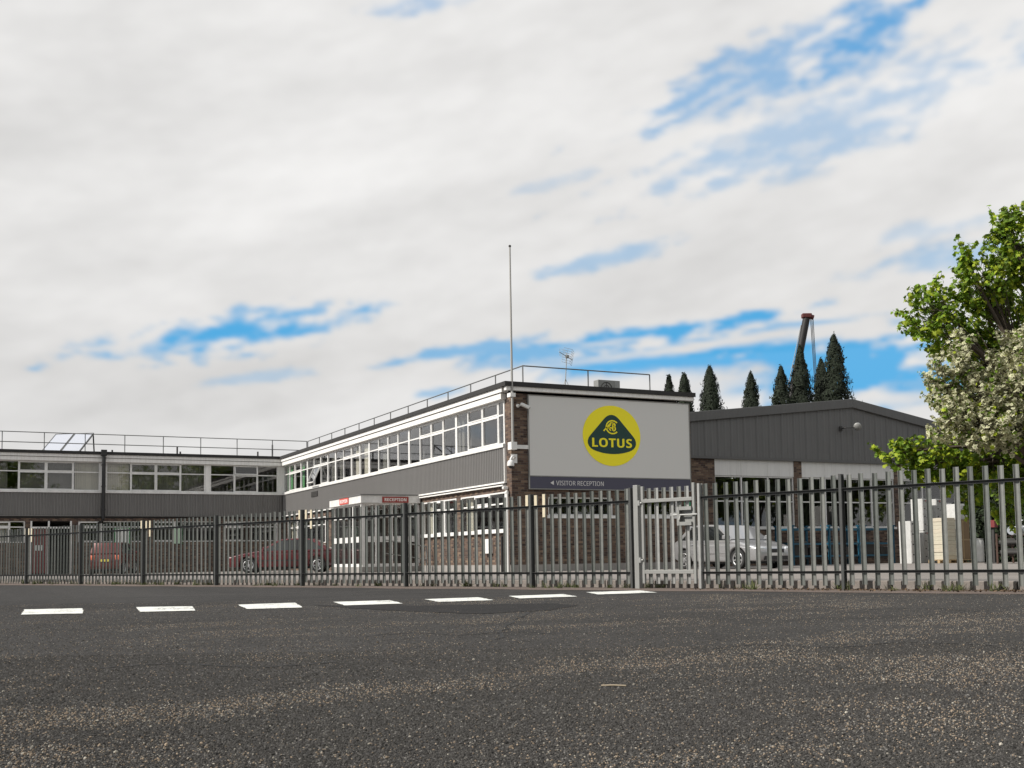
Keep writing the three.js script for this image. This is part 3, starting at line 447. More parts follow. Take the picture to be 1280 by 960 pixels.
{ // television aerial
  const t = thing('tv_aerial', 'television aerial with grid reflector on a mast above the office roof', 'aerial', [3.25, 6.42, -2.1]); t.scale.set(0.8, 0.9, 0.8);
  mesh('mast', [bar(V3(0, 0, 0), V3(0.14, 1.75, 0), 0.02), bar(V3(-0.3, 0, 0.2), V3(0.05, 0.7, 0), 0.012), bar(V3(0.3, 0, 0.2), V3(0.05, 0.7, 0), 0.012)], M.galv, t);
  const grid = []; for (let i = 0; i < 7; i++) { grid.push(bar(V3(-0.24, -0.3 + i * 0.1, 0.06), V3(0.1, -0.3 + i * 0.1, 0.22), 0.006, 4), bar(V3(0.1, -0.3 + i * .1, 0.22), V3(0.3, -0.3 + i * 0.1, 0.02), 0.006, 4)); } for (const x of [-0.24, -0.07, 0.1, 0.2, 0.3]) grid.push(bar(V3(x, -0.3, x < .1 ? 0.14 + x * .4 : 0.2 - (x - .1) * .8), V3(x, 0.3, x < .1 ? 0.14 + x * .4 : .2 - (x - .1) * .8), 0.006, 4));
  mesh('reflector', merge(grid).rotateZ(-0.25).translate(0.14, 1.6, 0), M.galv, t);
  mesh('boom', [bar(V3(-0.42, 1.72, 0.28), V3(0.5, 1.5, -0.1), 0.014), ...[0, 1, 2, 3, 4, 5].map((i) => bar(V3(-0.4 + i * .08, 1.55, 0.27 - i * .033), V3(-0.36 + i * .08, 1.86, 0.27 - i * .033), 0.007, 4)), rbx(0.02, 0.16, 1.52, 1.64, 0.06, 0.2, 0.02)], M.galv, t);
}
{ const t = thing('air_conditioner', 'grey air conditioning unit standing on the office roof', 'air conditioner', [5.4, 6.42, -2.7]);
  mesh('casing', rbx(-0.48, 0.48, 0.12, 0.76, -0.17, 0.17, 0.02), M.galvLight, t); mesh('fan_grille', [new THREE.TorusGeometry(0.23, 0.015, 6, 24).translate(-0.12, 0.44, 0.175), new THREE.TorusGeometry(0.12, 0.012, 6, 20).translate(-0.12, 0.44, 0.175), bx(-0.35, 0.11, 0.43, 0.45, 0.172, 0.18), bx(-0.13, -0.11, 0.21, 0.67, 0.172, 0.181)], M.dark, t); mesh('side_panel', bx(0.24, 0.46, 0.16, 0.72, 0.171, 0.178), M.galv, t);
  for (const x of [-0.38, 0.38]) mesh('foot', bx(x - .05, x + .05, 0, 0.12, -0.2, 0.2), M.dark, t); }
{ // two solar collectors leaning on a frame, wing roof
  const t = thing('solar_panel_array', 'pair of pale solar panels tilted on a frame on the wing roof', 'solar panel', [-12.4, 6.42, -30.15], -0.588);
  const pale = std(0.46, 0.48, 0.53, 0.14), run = 1.44, rise = 1.08, sl = Math.hypot(run, rise), ang = Math.atan2(rise, run);
  for (const x of [0, 1.1]) { const p = mesh('panel', bx(0.04, 1.02, -0.03, 0.03, -sl, 0), pale, t); p.rotation.x = ang; p.position.set(x, 0.06, 0);
    mesh('panel_frame', [bx(0, 0.04, -0.045, 0.045, -sl, 0), bx(1.02, 1.06, -0.045, 0.045, -sl, 0), bx(0, 1.06, -0.045, 0.045, 0.0, 0.04), bx(0, 1.06, -0.045, 0.045, -sl - 0.04, -sl)], M.railing, p); }
  for (const x of [0.03, 1.08, 2.13]) mesh('strut', [bar(V3(x, 0, -run - 0.15), V3(x, rise + 0.02, -run + 0.0), 0.035), bar(V3(x, 0.03, -run - 0.15), V3(x, 0.03, 0), 0.03)], M.dark, t);
}
// ================================================================ RECEPTION PORCH
{
  const t = thing('entrance_porch', 'glazed reception porch with flat white canopy against the office front', 'porch', [0, YARD, 0]); const y = (v) => v - YARD;
  mesh('canopy', [bx(-2.51, -0.07, y(2.80), y(3.09), -11.92, -7.93)], M.white, t); mesh('canopy_edge', [bx(-2.55, -0.15, y(3.091), y(3.13), -11.96, -7.89)], M.railing, t);
  mesh('base', [bx(-2.45, -0.032, -0.06, y(0.34), -11.85, -8.0)], M.plinth, t);
  const glaz = (place, lights, doorAt) => {
    const g = new THREE.Group(); g.name = 'glazed_screen'; t.add(g); place(g); const a = lights[0], b = lights.at(-1), fr = [bx(a, b, 0.21, 0.33, -0.08, 0), bx(a, b, 2.6, 2.668, -0.08, 0)];
    lights.forEach((u) => fr.push(bx(u - 0.045, u + 0.045, 0.33, 2.6, -0.08, 0.002))); fr.push(bx(a, b, 1.16, 1.38, -0.07, -0.003), bx(a, b, 2.12, 2.18, -0.07, -0.003)); mesh('frame', fr, M.white, g);
    for (let i = 0; i < lights.length - 1; i++) for (const [c, d] of [[0.33, 1.16], [1.38, 2.12], [2.18, 2.6]]) mesh('pane', bx(lights[i] + 0.046, lights[i + 1] - 0.046, c, d, -0.04, -0.034), M.glass, g);
  };
  glaz((g) => { g.rotation.y = -Math.PI / 2; g.position.set(-2.38, 0, 0); }, [-11.8, -10.55, -9.3, -8.12]);
  glaz((g) => g.position.set(0, 0, -8.06), [-2.42, -1.83, -1.22, -0.62, -0.1]);
  mesh('side_wall', bx(-2.3, -0.02, 0.2, y(2.79), -11.84, -11.76), M.room, t);
  const s1 = thing('reception_sign', 'red sign with white word RECEPTION on the shaded canopy face, shade put into its darker colour', 'sign', [-1.11, 2.925, -7.93]); mesh('board', bx(-0.54, 0.54, -0.115, 0.115, 0.002, 0.03), M.redSign, s1); mesh('lettering', text('RECEPTION', fontBold, 0.12, 0.9, 0.006).translate(0, 0, 0.031), M.whiteLetter, s1);  // board red darkened: the shade of this face is put into the colour
  const s2 = thing('reception_sign', 'red sign with white word RECEPTION on the sunlit canopy face, sunlight put into its brighter colour', 'sign', [-2.51, 2.95, -9.95], -Math.PI / 2); mesh('board', bx(-0.56, 0.56, -0.12, 0.12, 0.002, 0.03), std(0.55, 0.10, 0.08, 0.55), s2); mesh('lettering', text('RECEPTION', fontBold, 0.13, 0.92, 0.006).translate(0, 0, 0.031), M.whiteLetter, s2);  // board red lightened: sunlight on this face is put into the colour
  const h = thing('handrail', 'pale tubular handrail sloping down the ramp beside the porch', 'handrail', [-1.4, YARD, -6.9]); const A = V3(-0.55, 1.22, 0), B = V3(1.15, 0.95, 0);
  mesh('rail', [bar(A, B, 0.028), bar(A.clone().setY(.72), B.clone().setY(.46), 0.022)], M.galvLight, h); for (const k of [0, 0.5, 1]) { const p = A.clone().lerp(B, k); mesh('post', bar(V3(p.x, 0, 0), p, 0.026), M.galvLight, h); }
}
// ================================================================ INDUSTRIAL HALL
{
  const HZ = -4, t = thing('industrial_hall', 'grey metal clad industrial hall with shallow gable and dark window band', 'hall', [7.4, YARD, HZ]); const X = (x) => x - 7.4, Y = (y) => y - YARD;
  const L = 7.4, RDG = 18.62, RT = 28.6, ridge = 7.28, topAt = (x) => x < RDG ? ridge - (RDG - x) * 0.112 : ridge - (x - RDG) * 0.16;
  const cols = [11.24, 12.62, 14.0, 15.36], cols2 = [15.78, 17.1, 18.42, 19.74, 21.06], cols3 = [21.48, 22.8, 24.12, 25.44];
  mesh('brick_wall', [bx(X(L), X(11.24), -0.06, Y(4.52), -0.3, 0), bx(X(15.36), X(15.78), -.06, Y(4.52), -0.3, 0.001), bx(X(21.06), X(21.48), -.06, Y(4.52), -0.3, 0.001), bx(X(25.44), X(RT), -0.06, Y(4.52), -0.3, 0), bx(X(11.24), X(15.36), -.06, Y(1.68), -0.3, -0.002), bx(X(15.78), X(21.06), -.06, Y(1.68), -.3, -.002), bx(X(21.48), X(25.44), -.06, Y(1.68), -.3, -.002)], M.brick, t);
  const place = (w) => { w.position.set(-7.4, -YARD, -0.06); };
  for (const C of [cols, cols2, cols3]) { windowUnit(t, 'window', place, C[0], C.at(-1), 1.7, 3.83, C, 0.49, { edge: 0.06, t: 0.07, frameMat: M.panel }); mesh('sill', bx(X(C[0]), X(C.at(-1)), Y(1.62), Y(1.72), -0.1, 0.06), M.panel, t);
    for (let i = 0; i < C.length - 1; i++) mesh('panel', bx(X(C[i] + 0.025), X(C[i + 1] - 0.025), Y(3.84), Y(4.56), -0.1, -0.03), M.panel, t); for (const c of C) mesh('panel_joint', bx(X(c - 0.025), X(c + 0.025), Y(3.84), Y(4.56), -0.1, -0.02), M.panel, t); }
  const pw = 0.66, n = Math.ceil((RT - L) / pw);
  for (let i = 0; i < n; i++) {                                                 // wall sheets, each cut to the slope of the roof
    const x0 = L + i * pw, x1 = Math.min(RT, x0 + pw), s = new THREE.Shape(), w = x1 - x0, prof = [[0, 0], [0.05, 0.022], [0.09, 0.022], [0.14, 0], [0.33, 0], [0.37, 0.010], [0.41, 0.010], [0.45, 0], [w - 0.004, 0]].filter((p) => p[0] <= w);
    const pos = [], idx = []; prof.forEach(([u, d]) => { pos.push(X(x0 + u), Y(4.55), 0.06 + d, X(x0 + u), Y(topAt(x0 + u) - 0.30), 0.06 + d); }); for (let k = 0; k < prof.length - 1; k++) { const a = 2 * k; idx.push(a, a + 2, a + 1, a + 1, a + 2, a + 3); }
    const g = new THREE.BufferGeometry(); g.setAttribute('position', new THREE.Float32BufferAttribute(pos, 3)); g.setIndex(idx); const gg = g.toNonIndexed(); gg.computeVertexNormals(); mesh('wall_sheet', uvm(gg), M.hallClad, t);
  }
  const bk = new THREE.Shape([[L, 4.5], [RT, 4.5], [RT, topAt(RT) - .05], [RDG, ridge - .05], [L, topAt(L) - .05]].map(([a, b]) => new THREE.Vector2(X(a), Y(b)))); mesh('gable_backing', uvm(new THREE.ExtrudeGeometry(bk, { depth: 0.2, bevelEnabled: false }).translate(0, 0, -0.15)), M.dark, t);
  mesh('flashing', bx(X(L), X(RT), Y(4.50), Y(4.60), 0.0, 0.105), M.hallTrim, t);
  const verge = (a, b) => { const s = new THREE.Shape([[a, topAt(a) + 0.02], [b, topAt(b) + .02], [b, topAt(b) - 0.34], [a, topAt(a) - 0.34]].map(([p, q]) => new THREE.Vector2(X(p), Y(q)))); return uvm(new THREE.ExtrudeGeometry(s, { depth: 0.1, bevelEnabled: true, bevelSize: 0.012, bevelThickness: 0.012, bevelSegments: 1 }).translate(0, 0, 0.07)); };
  mesh('verge_flashing', verge(L, RDG), M.hallTrim, t); mesh('verge_flashing', verge(RDG + 0.026, RT), M.hallTrim, t);
  const rf = (a, b) => { const g = new THREE.BufferGeometry(), p = [[a, topAt(a), 0.1], [b, topAt(b), 0.1], [b, topAt(b), -42], [a, topAt(a), -42]], v = []; for (const dy of [0.03, -0.1]) p.forEach(([x, y, z]) => v.push(X(x), Y(y + dy), z)); g.setAttribute('position', new THREE.Float32BufferAttribute(v, 3)); g.setIndex([0, 1, 2, 0, 2, 3, 4, 6, 5, 4, 7, 6, 0, 4, 5, 0, 5, 1, 1, 5, 6, 1, 6, 2, 2, 6, 7, 2, 7, 3, 3, 7, 4, 3, 4, 0]); const q = g.toNonIndexed(); q.computeVertexNormals(); return uvm(q); };
  mesh('roof_slope', rf(L, RDG), M.hallTrim, t); mesh('roof_slope', rf(RDG, RT), M.hallTrim, t);
  mesh('side_wall', [bx(X(L), X(L + .2), -0.06, Y(5.9), -42, -0.3), bx(X(RT - .2), X(RT), -0.06, Y(5.5), -42, -0.3), bx(X(L + .2), X(RT - .2), -0.06, Y(5.6), -42, -41.8)], M.hallClad, t); mesh('floor', bx(X(L + .2), X(RT - .2), -0.06, 0.03, -41.8, -0.3), M.floor, t);
  const fl = thing('floodlight', 'grey floodlight on a short arm fixed to the hall gable', 'floodlight', [17.95, 5.98, HZ + 0.08]); mesh('arm', [bar(V3(0, 0, 0), V3(0, 0, 0.35), 0.03), bar(V3(0, 0, 0.35), V3(0.5, 0.03, 0.4), 0.025), bx(-0.07, 0.07, -0.1, 0.1, 0, 0.05)], M.dark, fl); const hd = mesh('lamp_head', new THREE.LatheGeometry([[0, -0.16], [0.1, -0.14], [0.16, 0.0], [0.17, 0.12], [0, 0.12]].map((p) => new THREE.Vector2(...p)), 14).rotateZ(0.6).rotateX(2.2).translate(0.58, 0.1, 0.42), M.galv, fl);
}
// ================================================================ PALISADE FENCE AND GATE
const fTurn = Math.atan2(-FD.z, FD.x);
const palGeo = (() => { // folded steel strip, hollow side to the road
  const o = [[-40, 0], [-33, -22], [-14, -31], [14, -31], [33, -22], [40, 0]], q = [[35.5, 0], [29, -19], [12.5, -26.5], [-12.5, -26.5], [-29, -19], [-35.5, 0]], s = new THREE.Shape([...o, ...q].map(([a, b]) => new THREE.Vector2(a / 1000, b / 1000)));
  const mk = (h) => uvm(new THREE.ExtrudeGeometry(s, { depth: h, bevelEnabled: false }).rotateX(-Math.PI / 2).rotateY(Math.PI)); return { full: mk(1.69), tall: mk(1.67) };
})();
const railAngle = (a, b, y) => [bx(a, b, y - 0.022, y + 0.022, 0.0, 0.006), bx(a, b, y + 0.016, y + 0.022, -0.004 + 0.01, 0.045)];
function iPost(h) { const w = 0.022; return [bx(-w, w, 0, h, 0.045, 0.052), bx(-w, w, 0, h, -0.052, -0.045), bx(-0.003, 0.003, 0, h, -0.045, 0.045)].map((g) => g); }
function fenceRun(label, z0, posts, ends, opt = {}) {
  const o = onFence(z0), t = thing('palisade_fence', label, 'fence', [o.x, 0, o.z], fTurn), S = (z) => (z - z0) / FD.z;
  const pm = [M.pale, M.pale2, M.pale3], zs = posts;
  zs.forEach((z, i) => { const lean = rr(-.006, .006); const p = mesh('post', iPost(opt.h ?? 1.8), opt.postMat?.[i] ?? M.postDark, t); p.position.set(S(z), -0.02, 0); p.rotation.z = lean; if (opt.cream?.includes(i)) p.userData.cream = 1; });
  for (let i = 0; i < zs.length - 1; i++) {
    const a = S(zs[i]) + 0.024, b = S(zs[i + 1]) - 0.024, n = Math.round((b - a) / 0.2), dy = opt.sag?.[i] ?? 0;
    for (const y of [0.275, 1.535]) mesh('rail', railAngle(a, b, y).map((g) => g.translate(0, 0, 0.002)), M.railDark, t).position.y = rr(-.008, .008);
    for (let k = 0; k < n; k++) {
      const x = a + (k + 0.5) * (b - a) / n, p = mesh('pale', palGeo.full, pm[(rnd() * 3) | 0], t); p.position.set(x + rr(-.006, .006), 0.075 + rr(-.012, .012), -0.001); p.rotation.set(0, rr(-.05, .05), rr(-.006, .006));
      const near = (opt.cream?.includes(i) && k < 2) || (opt.cream?.includes(i + 1) && k >= n - 1); if (near) mesh('cream_sleeve', bx(-0.034, 0.034, k === 1 ? 1.25 : 1.46, 1.688, 0.0015, 0.006), M.cream, p);
    }
  }
  return t;
}
const zsL = []; for (let k = 8; k >= 0; k--) zsL.push(14.1 - 3.31 * k);
fenceRun('long grey steel palisade fence running away from the gate towards the far wing', zsL[0], [...zsL, 16.3], null, { cream: [2, 4, 6, 8] });
fenceRun('short run of steel palisade fence beside the leafy tree', 17.62, [17.62, 20.0, 23.3, 26.6, 29.9], null, { postMat: [M.galv] });
{ // single leaf gate, hung on a heavy galvanised post
  const o = onFence(16.42), t = thing('palisade_gate', 'pale galvanised palisade gate with a lock box between two posts', 'gate', [o.x, 0, o.z], fTurn), W = 1.20;
  mesh('gate_post', [rbx(-0.06, 0.04, -0.02, 1.82, -0.05, 0.05, 0.006)], M.galvLight, t);
  const S0 = 0.09, lf = t; mesh('stile', rbx(S0, S0 + 0.05, 0.09, 1.79, -0.025, 0.025, 0.005), M.galvLight, lf); mesh('stile', rbx(W - 0.05, W, 0.09, 1.80, -0.025, 0.025, 0.005), M.galvLight, lf);
  mesh('gate_rail', rbx(S0 + .05, W - .05, 1.50, 1.56, -0.022, 0.028, 0.005), M.galvLight, lf); mesh('gate_rail', rbx(S0 + .05, W - .05, 0.26, 0.325, -0.022, 0.028, 0.005), M.galvLight, lf);
  for (let k = 0; k < 6; k++) { const p = mesh('pale', palGeo.tall, k % 2 ? M.galv : M.pale2, lf); p.position.set(S0 + 0.14 + k * 0.157, 0.085, -0.025); p.rotation.y = rr(-.04, .04); }
  const lb = mesh('lock_box', [bx(W - 0.30, W - 0.05, 1.34, 1.40, -0.03, 0.06), bx(W - 0.30, W - 0.05, 1.08, 1.14, -0.03, 0.06), bx(W - 0.34, W - 0.29, 1.08, 1.40, -0.03, 0.06), bx(W - .29, W - .05, 1.14, 1.34, -0.028, -0.022)], M.galvLight, t); mesh('slide_bolt', [bar(V3(W - 0.42, 1.26, 0.04), V3(W + 0.06, 1.26, 0.04), 0.018), bar(V3(W - 0.28, 1.26, .04), V3(W - .28, 1.17, .08), 0.012)], M.galv, lb);
  mesh('lock_bar', bx(W - 0.48, W - 0.34, 1.25, 1.30, 0.03, 0.045), M.galv, t);
  for (const y of [0.5, 1.5]) mesh('hinge', [bar(V3(0.02, y, 0.03), V3(0.12, y, 0.03), 0.022), new THREE.CylinderGeometry(0.03, 0.03, 0.09, 10).translate(0.065, y, 0.035)], M.galv, t);
}

// ================================================================ CARS (nose along +x, wheels on y = 0)
function makeCar(label, o) {
  const t = thing('parked_car', label, 'car', o.pos, o.turn), L = o.L, W = o.W, H = o.H, hw = W / 2, paint = o.paint, wb = o.wb, fx = o.fx ?? L / 2 - 0.9, rx = fx - wb, wr = o.wr ?? 0.315;
  const body = new THREE.Shape(), f = L / 2, r = -L / 2, belt = o.belt, arch = wr + 0.055;
  body.moveTo(r + 0.06, 0.32); body.lineTo(rx - arch, 0.24); body.absarc(rx, wr, arch, Math.PI + 0.2, -0.2, true); body.lineTo(fx - arch, 0.22); body.absarc(fx, wr, arch, Math.PI + 0.2, -0.2, true); body.lineTo(f - 0.12, 0.24);
  body.quadraticCurveTo(f + 0.0, 0.28, f - 0.0, 0.45); body.quadraticCurveTo(f - 0.0, 0.62, f - 0.10, 0.68); body.quadraticCurveTo(f - 0.5, belt - 0.13, o.cowl + 0.05, belt - 0.01); body.lineTo(o.cowl - 0.1, belt); body.lineTo(o.deck, belt + 0.04); body.quadraticCurveTo(r + 0.2, belt + 0.04, r + 0.08, belt - 0.03); body.quadraticCurveTo(r - 0.0, 0.75, r + 0.02, 0.5); body.quadraticCurveTo(r + 0.02, 0.36, r + 0.06, 0.32);
  const b = 0.075, planTaper = (x) => 1 - 0.16 * Math.pow(Math.min(1, Math.abs(x) / f), 5) - 0.02 * Math.pow(Math.abs(x) / f, 2), sect = (y) => y < 0.62 ? 1 - 0.10 * Math.pow((0.62 - y) / 0.4, 2) : y < belt ? 1 - 0.05 * Math.pow((y - 0.62) / (belt - 0.62), 2) : 0.95 - (y - belt) / (H - belt) * 0.17;
  const deform = (g, k = 1) => { const p = g.attributes.position; for (let i = 0; i < p.count; i++) { const x = p.getX(i), y = p.getY(i); p.setZ(i, p.getZ(i) * planTaper(x) * sect(y) * k); } return toCreasedNormals(g.deleteAttribute('uv'), 0.7); };
  const ext = (s, w, bev = b, seg = 4) => new THREE.ExtrudeGeometry(s, { depth: w - 2 * bev, bevelThickness: bev, bevelSize: bev * 0.6, bevelOffset: -bev * 0.6, bevelSegments: seg, curveSegments: 18 }).translate(0, 0, -(w - 2 * bev) / 2);
  mesh('body', deform(ext(body, W)), paint, t);
  mesh('underbody', [bx(rx - 0.25, fx + 0.25, 0.16, 0.5, -hw + 0.32, hw - 0.32), bx(r + 0.15, f - 0.15, 0.2, 0.45, -hw + 0.36, hw - 0.36)], M.black, t);
  // greenhouse
  const g0 = [[o.cowl, belt - 0.02], [o.roofF, H - 0.05], [(o.roofF + o.roofR) / 2, H], [o.roofR, H - 0.045], [o.deck - 0.02, belt + 0.02]], gs = new THREE.Shape(); gs.moveTo(...g0[0]); gs.lineTo(...g0[1]); gs.quadraticCurveTo(o.roofF - 0.15, H, g0[2][0], g0[2][1]); gs.quadraticCurveTo(o.roofR + 0.2, H, ...g0[3]); gs.lineTo(...g0[4]);
  const glassDark = new THREE.MeshPhysicalMaterial({ color: new THREE.Color().setRGB(0.012, 0.014, 0.014), roughness: 0.04, clearcoat: 1, clearcoatRoughness: 0.02 });
  mesh('windows', deform(ext(gs, W - 0.02, 0.05, 3)), glassDark, t);
  const rs = new THREE.Shape(); rs.moveTo(o.roofF + 0.03, H - 0.085); rs.lineTo(o.roofF - 0.02, H - 0.035); rs.quadraticCurveTo(o.roofF - 0.17, H + 0.013, g0[2][0], H + 0.013); rs.quadraticCurveTo(o.roofR + 0.2, H + 0.013, o.roofR - 0.01, H - 0.03); rs.lineTo(o.roofR - 0.03, H - 0.08); rs.quadraticCurveTo(g0[2][0], H - 0.035, o.roofF + 0.03, H - 0.085);
  mesh('roof', deform(ext(rs, W + 0.012, 0.04, 3)), paint, t);
  const strip = (a, c, w) => { const d = new THREE.Vector2(c[0] - a[0], c[1] - a[1]).normalize(), n = [-d.y * w / 2, d.x * w / 2]; const s = new THREE.Shape([[a[0] + n[0], a[1] + n[1]], [c[0] + n[0], c[1] + n[1]], [c[0] - n[0], c[1] - n[1]], [a[0] - n[0], a[1] - n[1]]].map((p) => new THREE.Vector2(...p))); const q = ext(s, W + 0.008, 0.01, 1); const p = q.attributes.position; for (let i = 0; i < p.count; i++) if (Math.abs(p.getZ(i)) < hw * 0.9) p.setZ(i, Math.sign(p.getZ(i) || 1) * hw * 0.93); return deform(q); };
  mesh('pillar', strip([o.cowl - 0.02, belt], [o.roofF, H - 0.06], 0.075), paint, t); mesh('pillar', strip([(o.cowl + o.deck) / 2 - 0.05, belt], [(o.roofF + o.roofR) / 2 - 0.02, H - 0.03], 0.07), M.black, t); mesh('pillar', strip([o.deck + 0.02, belt], [o.roofR - 0.02, H - 0.06], 0.13), paint, t);
  // door seams
  for (const x of [o.cowl - 0.12, (o.cowl + o.deck) / 2 - 0.05, rx + 0.3]) mesh('door_seam', [1, -1].map((s) => deform(bx(x - 0.006, x + 0.006, 0.32, belt - 0.02, s * hw - 0.02, s * hw + 0.004))), M.black, t);
  mesh('door_handle', [1, -1].flatMap((s) => [(o.cowl + o.deck) / 2 + 0.08, rx + 0.42].map((x) => deform(new RoundedBoxGeometry(0.17, 0.035, 0.05, 1, 0.015).translate(x, belt - 0.12, s * (hw - 0.002))))), paint, t);
  mesh('trim_strip', [1, -1].map((s) => deform(bx(rx + 0.42, fx - 0.42, 0.5, 0.54, s * hw - 0.02, s * hw + 0.008))), o.trim ?? paint, t);
  for (const s of [1, -1]) { mesh('mirror', rbx(o.cowl - 0.22, o.cowl - 0.08, belt + 0.02, belt + 0.15, s * (hw - 0.02) - 0.09, s * (hw - 0.02) + 0.13 * s + 0.09 - 0.05 * s, 0.03), paint, t);
    mesh('headlight', deform(new RoundedBoxGeometry(0.32, 0.14, 0.34, 2, 0.05).translate(f - 0.165, 0.62, s * (hw - 0.2))), new THREE.MeshPhysicalMaterial({ color: new THREE.Color().setRGB(0.62, 0.64, 0.66), roughness: 0.1, clearcoat: 1, metalness: 0.3 }), t);
    mesh('tail_light', deform(new RoundedBoxGeometry(0.12, 0.22, 0.24, 2, 0.03).translate(r + 0.075, 0.78, s * (hw - 0.16))), o.tail ?? glossy(0.42, 0.015, 0.012), t); }
  mesh('grille', [bx(f - 0.06, f - 0.002, 0.5, 0.62, -0.34, 0.34), bx(f - 0.06, f + 0.004, 0.28, 0.4, -0.5, 0.5)], M.black, t); mesh('number_plate', bx(f - 0.02, f + 0.012, 0.41, 0.5, -0.26, 0.26), M.white, t); mesh('number_plate', bx(r - 0.005, r + 0.03, 0.6, 0.71, -0.26, 0.26), std(0.7, 0.6, 0.1, 0.5), t);
  const tyreG = new THREE.LatheGeometry([[0.2, -0.085], [0.28, -0.098], [wr - 0.015, -0.085], [wr, -0.055], [wr, 0.055], [wr - 0.015, 0.085], [0.28, 0.098], [0.2, 0.085]].map((p) => new THREE.Vector2(...p)), 28).rotateX(Math.PI / 2), rubber = std(0.02, 0.02, 0.02, 0.85), alloy = std(0.5, 0.5, 0.5, 0.35, { metalness: 0.7 });
  const rimG = merge([new THREE.TorusGeometry(0.205, 0.02, 8, 28).translate(0, 0, 0.075), new THREE.CylinderGeometry(0.05, 0.05, 0.03, 14).rotateX(Math.PI / 2).translate(0, 0, 0.07), ...[0, 1, 2, 3, 4, 5, 6].map((i) => new THREE.BoxGeometry(0.042, 0.17, 0.02).translate(0, 0.12, 0.065).rotateZ(i * Math.PI * 2 / 7))]);
  for (const x of [fx, rx]) for (const s of [1, -1]) { const w = new THREE.Group(); w.name = 'wheel'; w.position.set(x, wr, s * (hw - 0.135)); if (s < 0) w.rotation.y = Math.PI; t.add(w); mesh('tyre', tyreG, rubber, w); mesh('rim', rimG, alloy, w); mesh('brake_disc', new THREE.CylinderGeometry(0.19, 0.19, 0.03, 24).rotateX(Math.PI / 2).translate(0, 0, 0.01), M.black, w); }
  return t;
}
const heading = (dx, dz) => Math.atan2(-dz, dx);
makeCar('silver car parked nose out in front of the brick end wall', { pos: [6.46, YARD, 3.13], turn: heading(0.09, 0.996), L: 4.15, W: 1.74, H: 1.44, wb: 2.6, fx: 1.195, belt: 0.93, cowl: 0.92, roofF: 0.18, roofR: -1.15, deck: -1.72, paint: new THREE.MeshPhysicalMaterial({ color: new THREE.Color().setRGB(0.36, 0.36, 0.365), roughness: 0.32, metalness: 0.5, clearcoat: 1, clearcoatRoughness: 0.08 }) });
makeCar('dark red saloon car parked side on between the porch and the far wing', { pos: [-3.55, YARD, -14.5], turn: heading(-0.91, -0.42), L: 4.85, W: 1.8, H: 1.43, wb: 2.92, belt: 0.94, cowl: 1.0, roofF: 0.22, roofR: -1.15, deck: -1.85, wr: 0.325, paint: glossy(0.105, 0.004, 0.007), trim: M.black });
makeCar('orange red hatchback parked near the far wing beneath the drainpipe', { pos: (() => { const p = at(143, 700, 54.5); return [p.x, YARD, p.z]; })(), turn: heading(0.34, -0.94), L: 3.85, W: 1.68, H: 1.5, wb: 2.42, belt: 0.95, cowl: 0.82, roofF: 0.1, roofR: -1.45, deck: -1.78, paint: glossy(0.11, 0.012, 0.006), tail: glossy(0.75, 0.17, 0.08) });

// ================================================================ THINGS STANDING IN THE YARD
{ // blue steel stillages in a row under the hall windows
  const blue = std(0.008, 0.08, 0.135, 0.5, { map: wearTex });
  const labels = ['blue steel post pallet under the hall windows, first from the silver car', 'blue steel post pallet under the hall windows, second from the silver car', 'blue steel post pallet under the hall windows beside the filing cabinets'];
  let first; for (let i = 0; i < 3; i++) {
    const p = [14.6 + i * 1.92, YARD, -2.9];
    if (!first) {
      first = thing('post_pallet', labels[0], 'pallet', p, 0, 'blue steel post pallets');
      for (const x of [-0.8, 0.8]) for (const z of [-0.5, 0.5]) mesh('post', [bx(x - .04, x + .04, 0, 1.55, z - .04, z + .04), bx(x - .07, x + .07, 1.55, 1.62, z - .07, z + .07)], blue, first);
      for (const y of [0.32, 0.82, 1.42]) { for (const s of [-1, 1]) { mesh('cross_rail', bx(-0.76, 0.76, y, y + 0.07, s * 0.5 - 0.03, s * 0.5 + 0.03), blue, first); mesh('side_rail', bx(s * 0.8 - 0.03, s * 0.8 + 0.03, y, y + 0.07, -0.46, 0.46), blue, first); } }
      mesh('deck', bx(-0.76, 0.76, 0.24, 0.30, -0.46, 0.46), M.dark, first); mesh('load', [rbx(-0.6, 0.1, 0.31, 0.95, -0.38, 0.36, 0.03), rbx(0.2, 0.68, 0.31, 0.72, -0.3, 0.38, 0.03)], M.dark, first);
    } else dup(first, labels[i]).position.set(...p);
  }
}
const depthAt = (px, y, dep) => { const d = ray(px, 700); const p = CAM.clone().addScaledVector(d, dep); return [p.x, y, p.z]; };
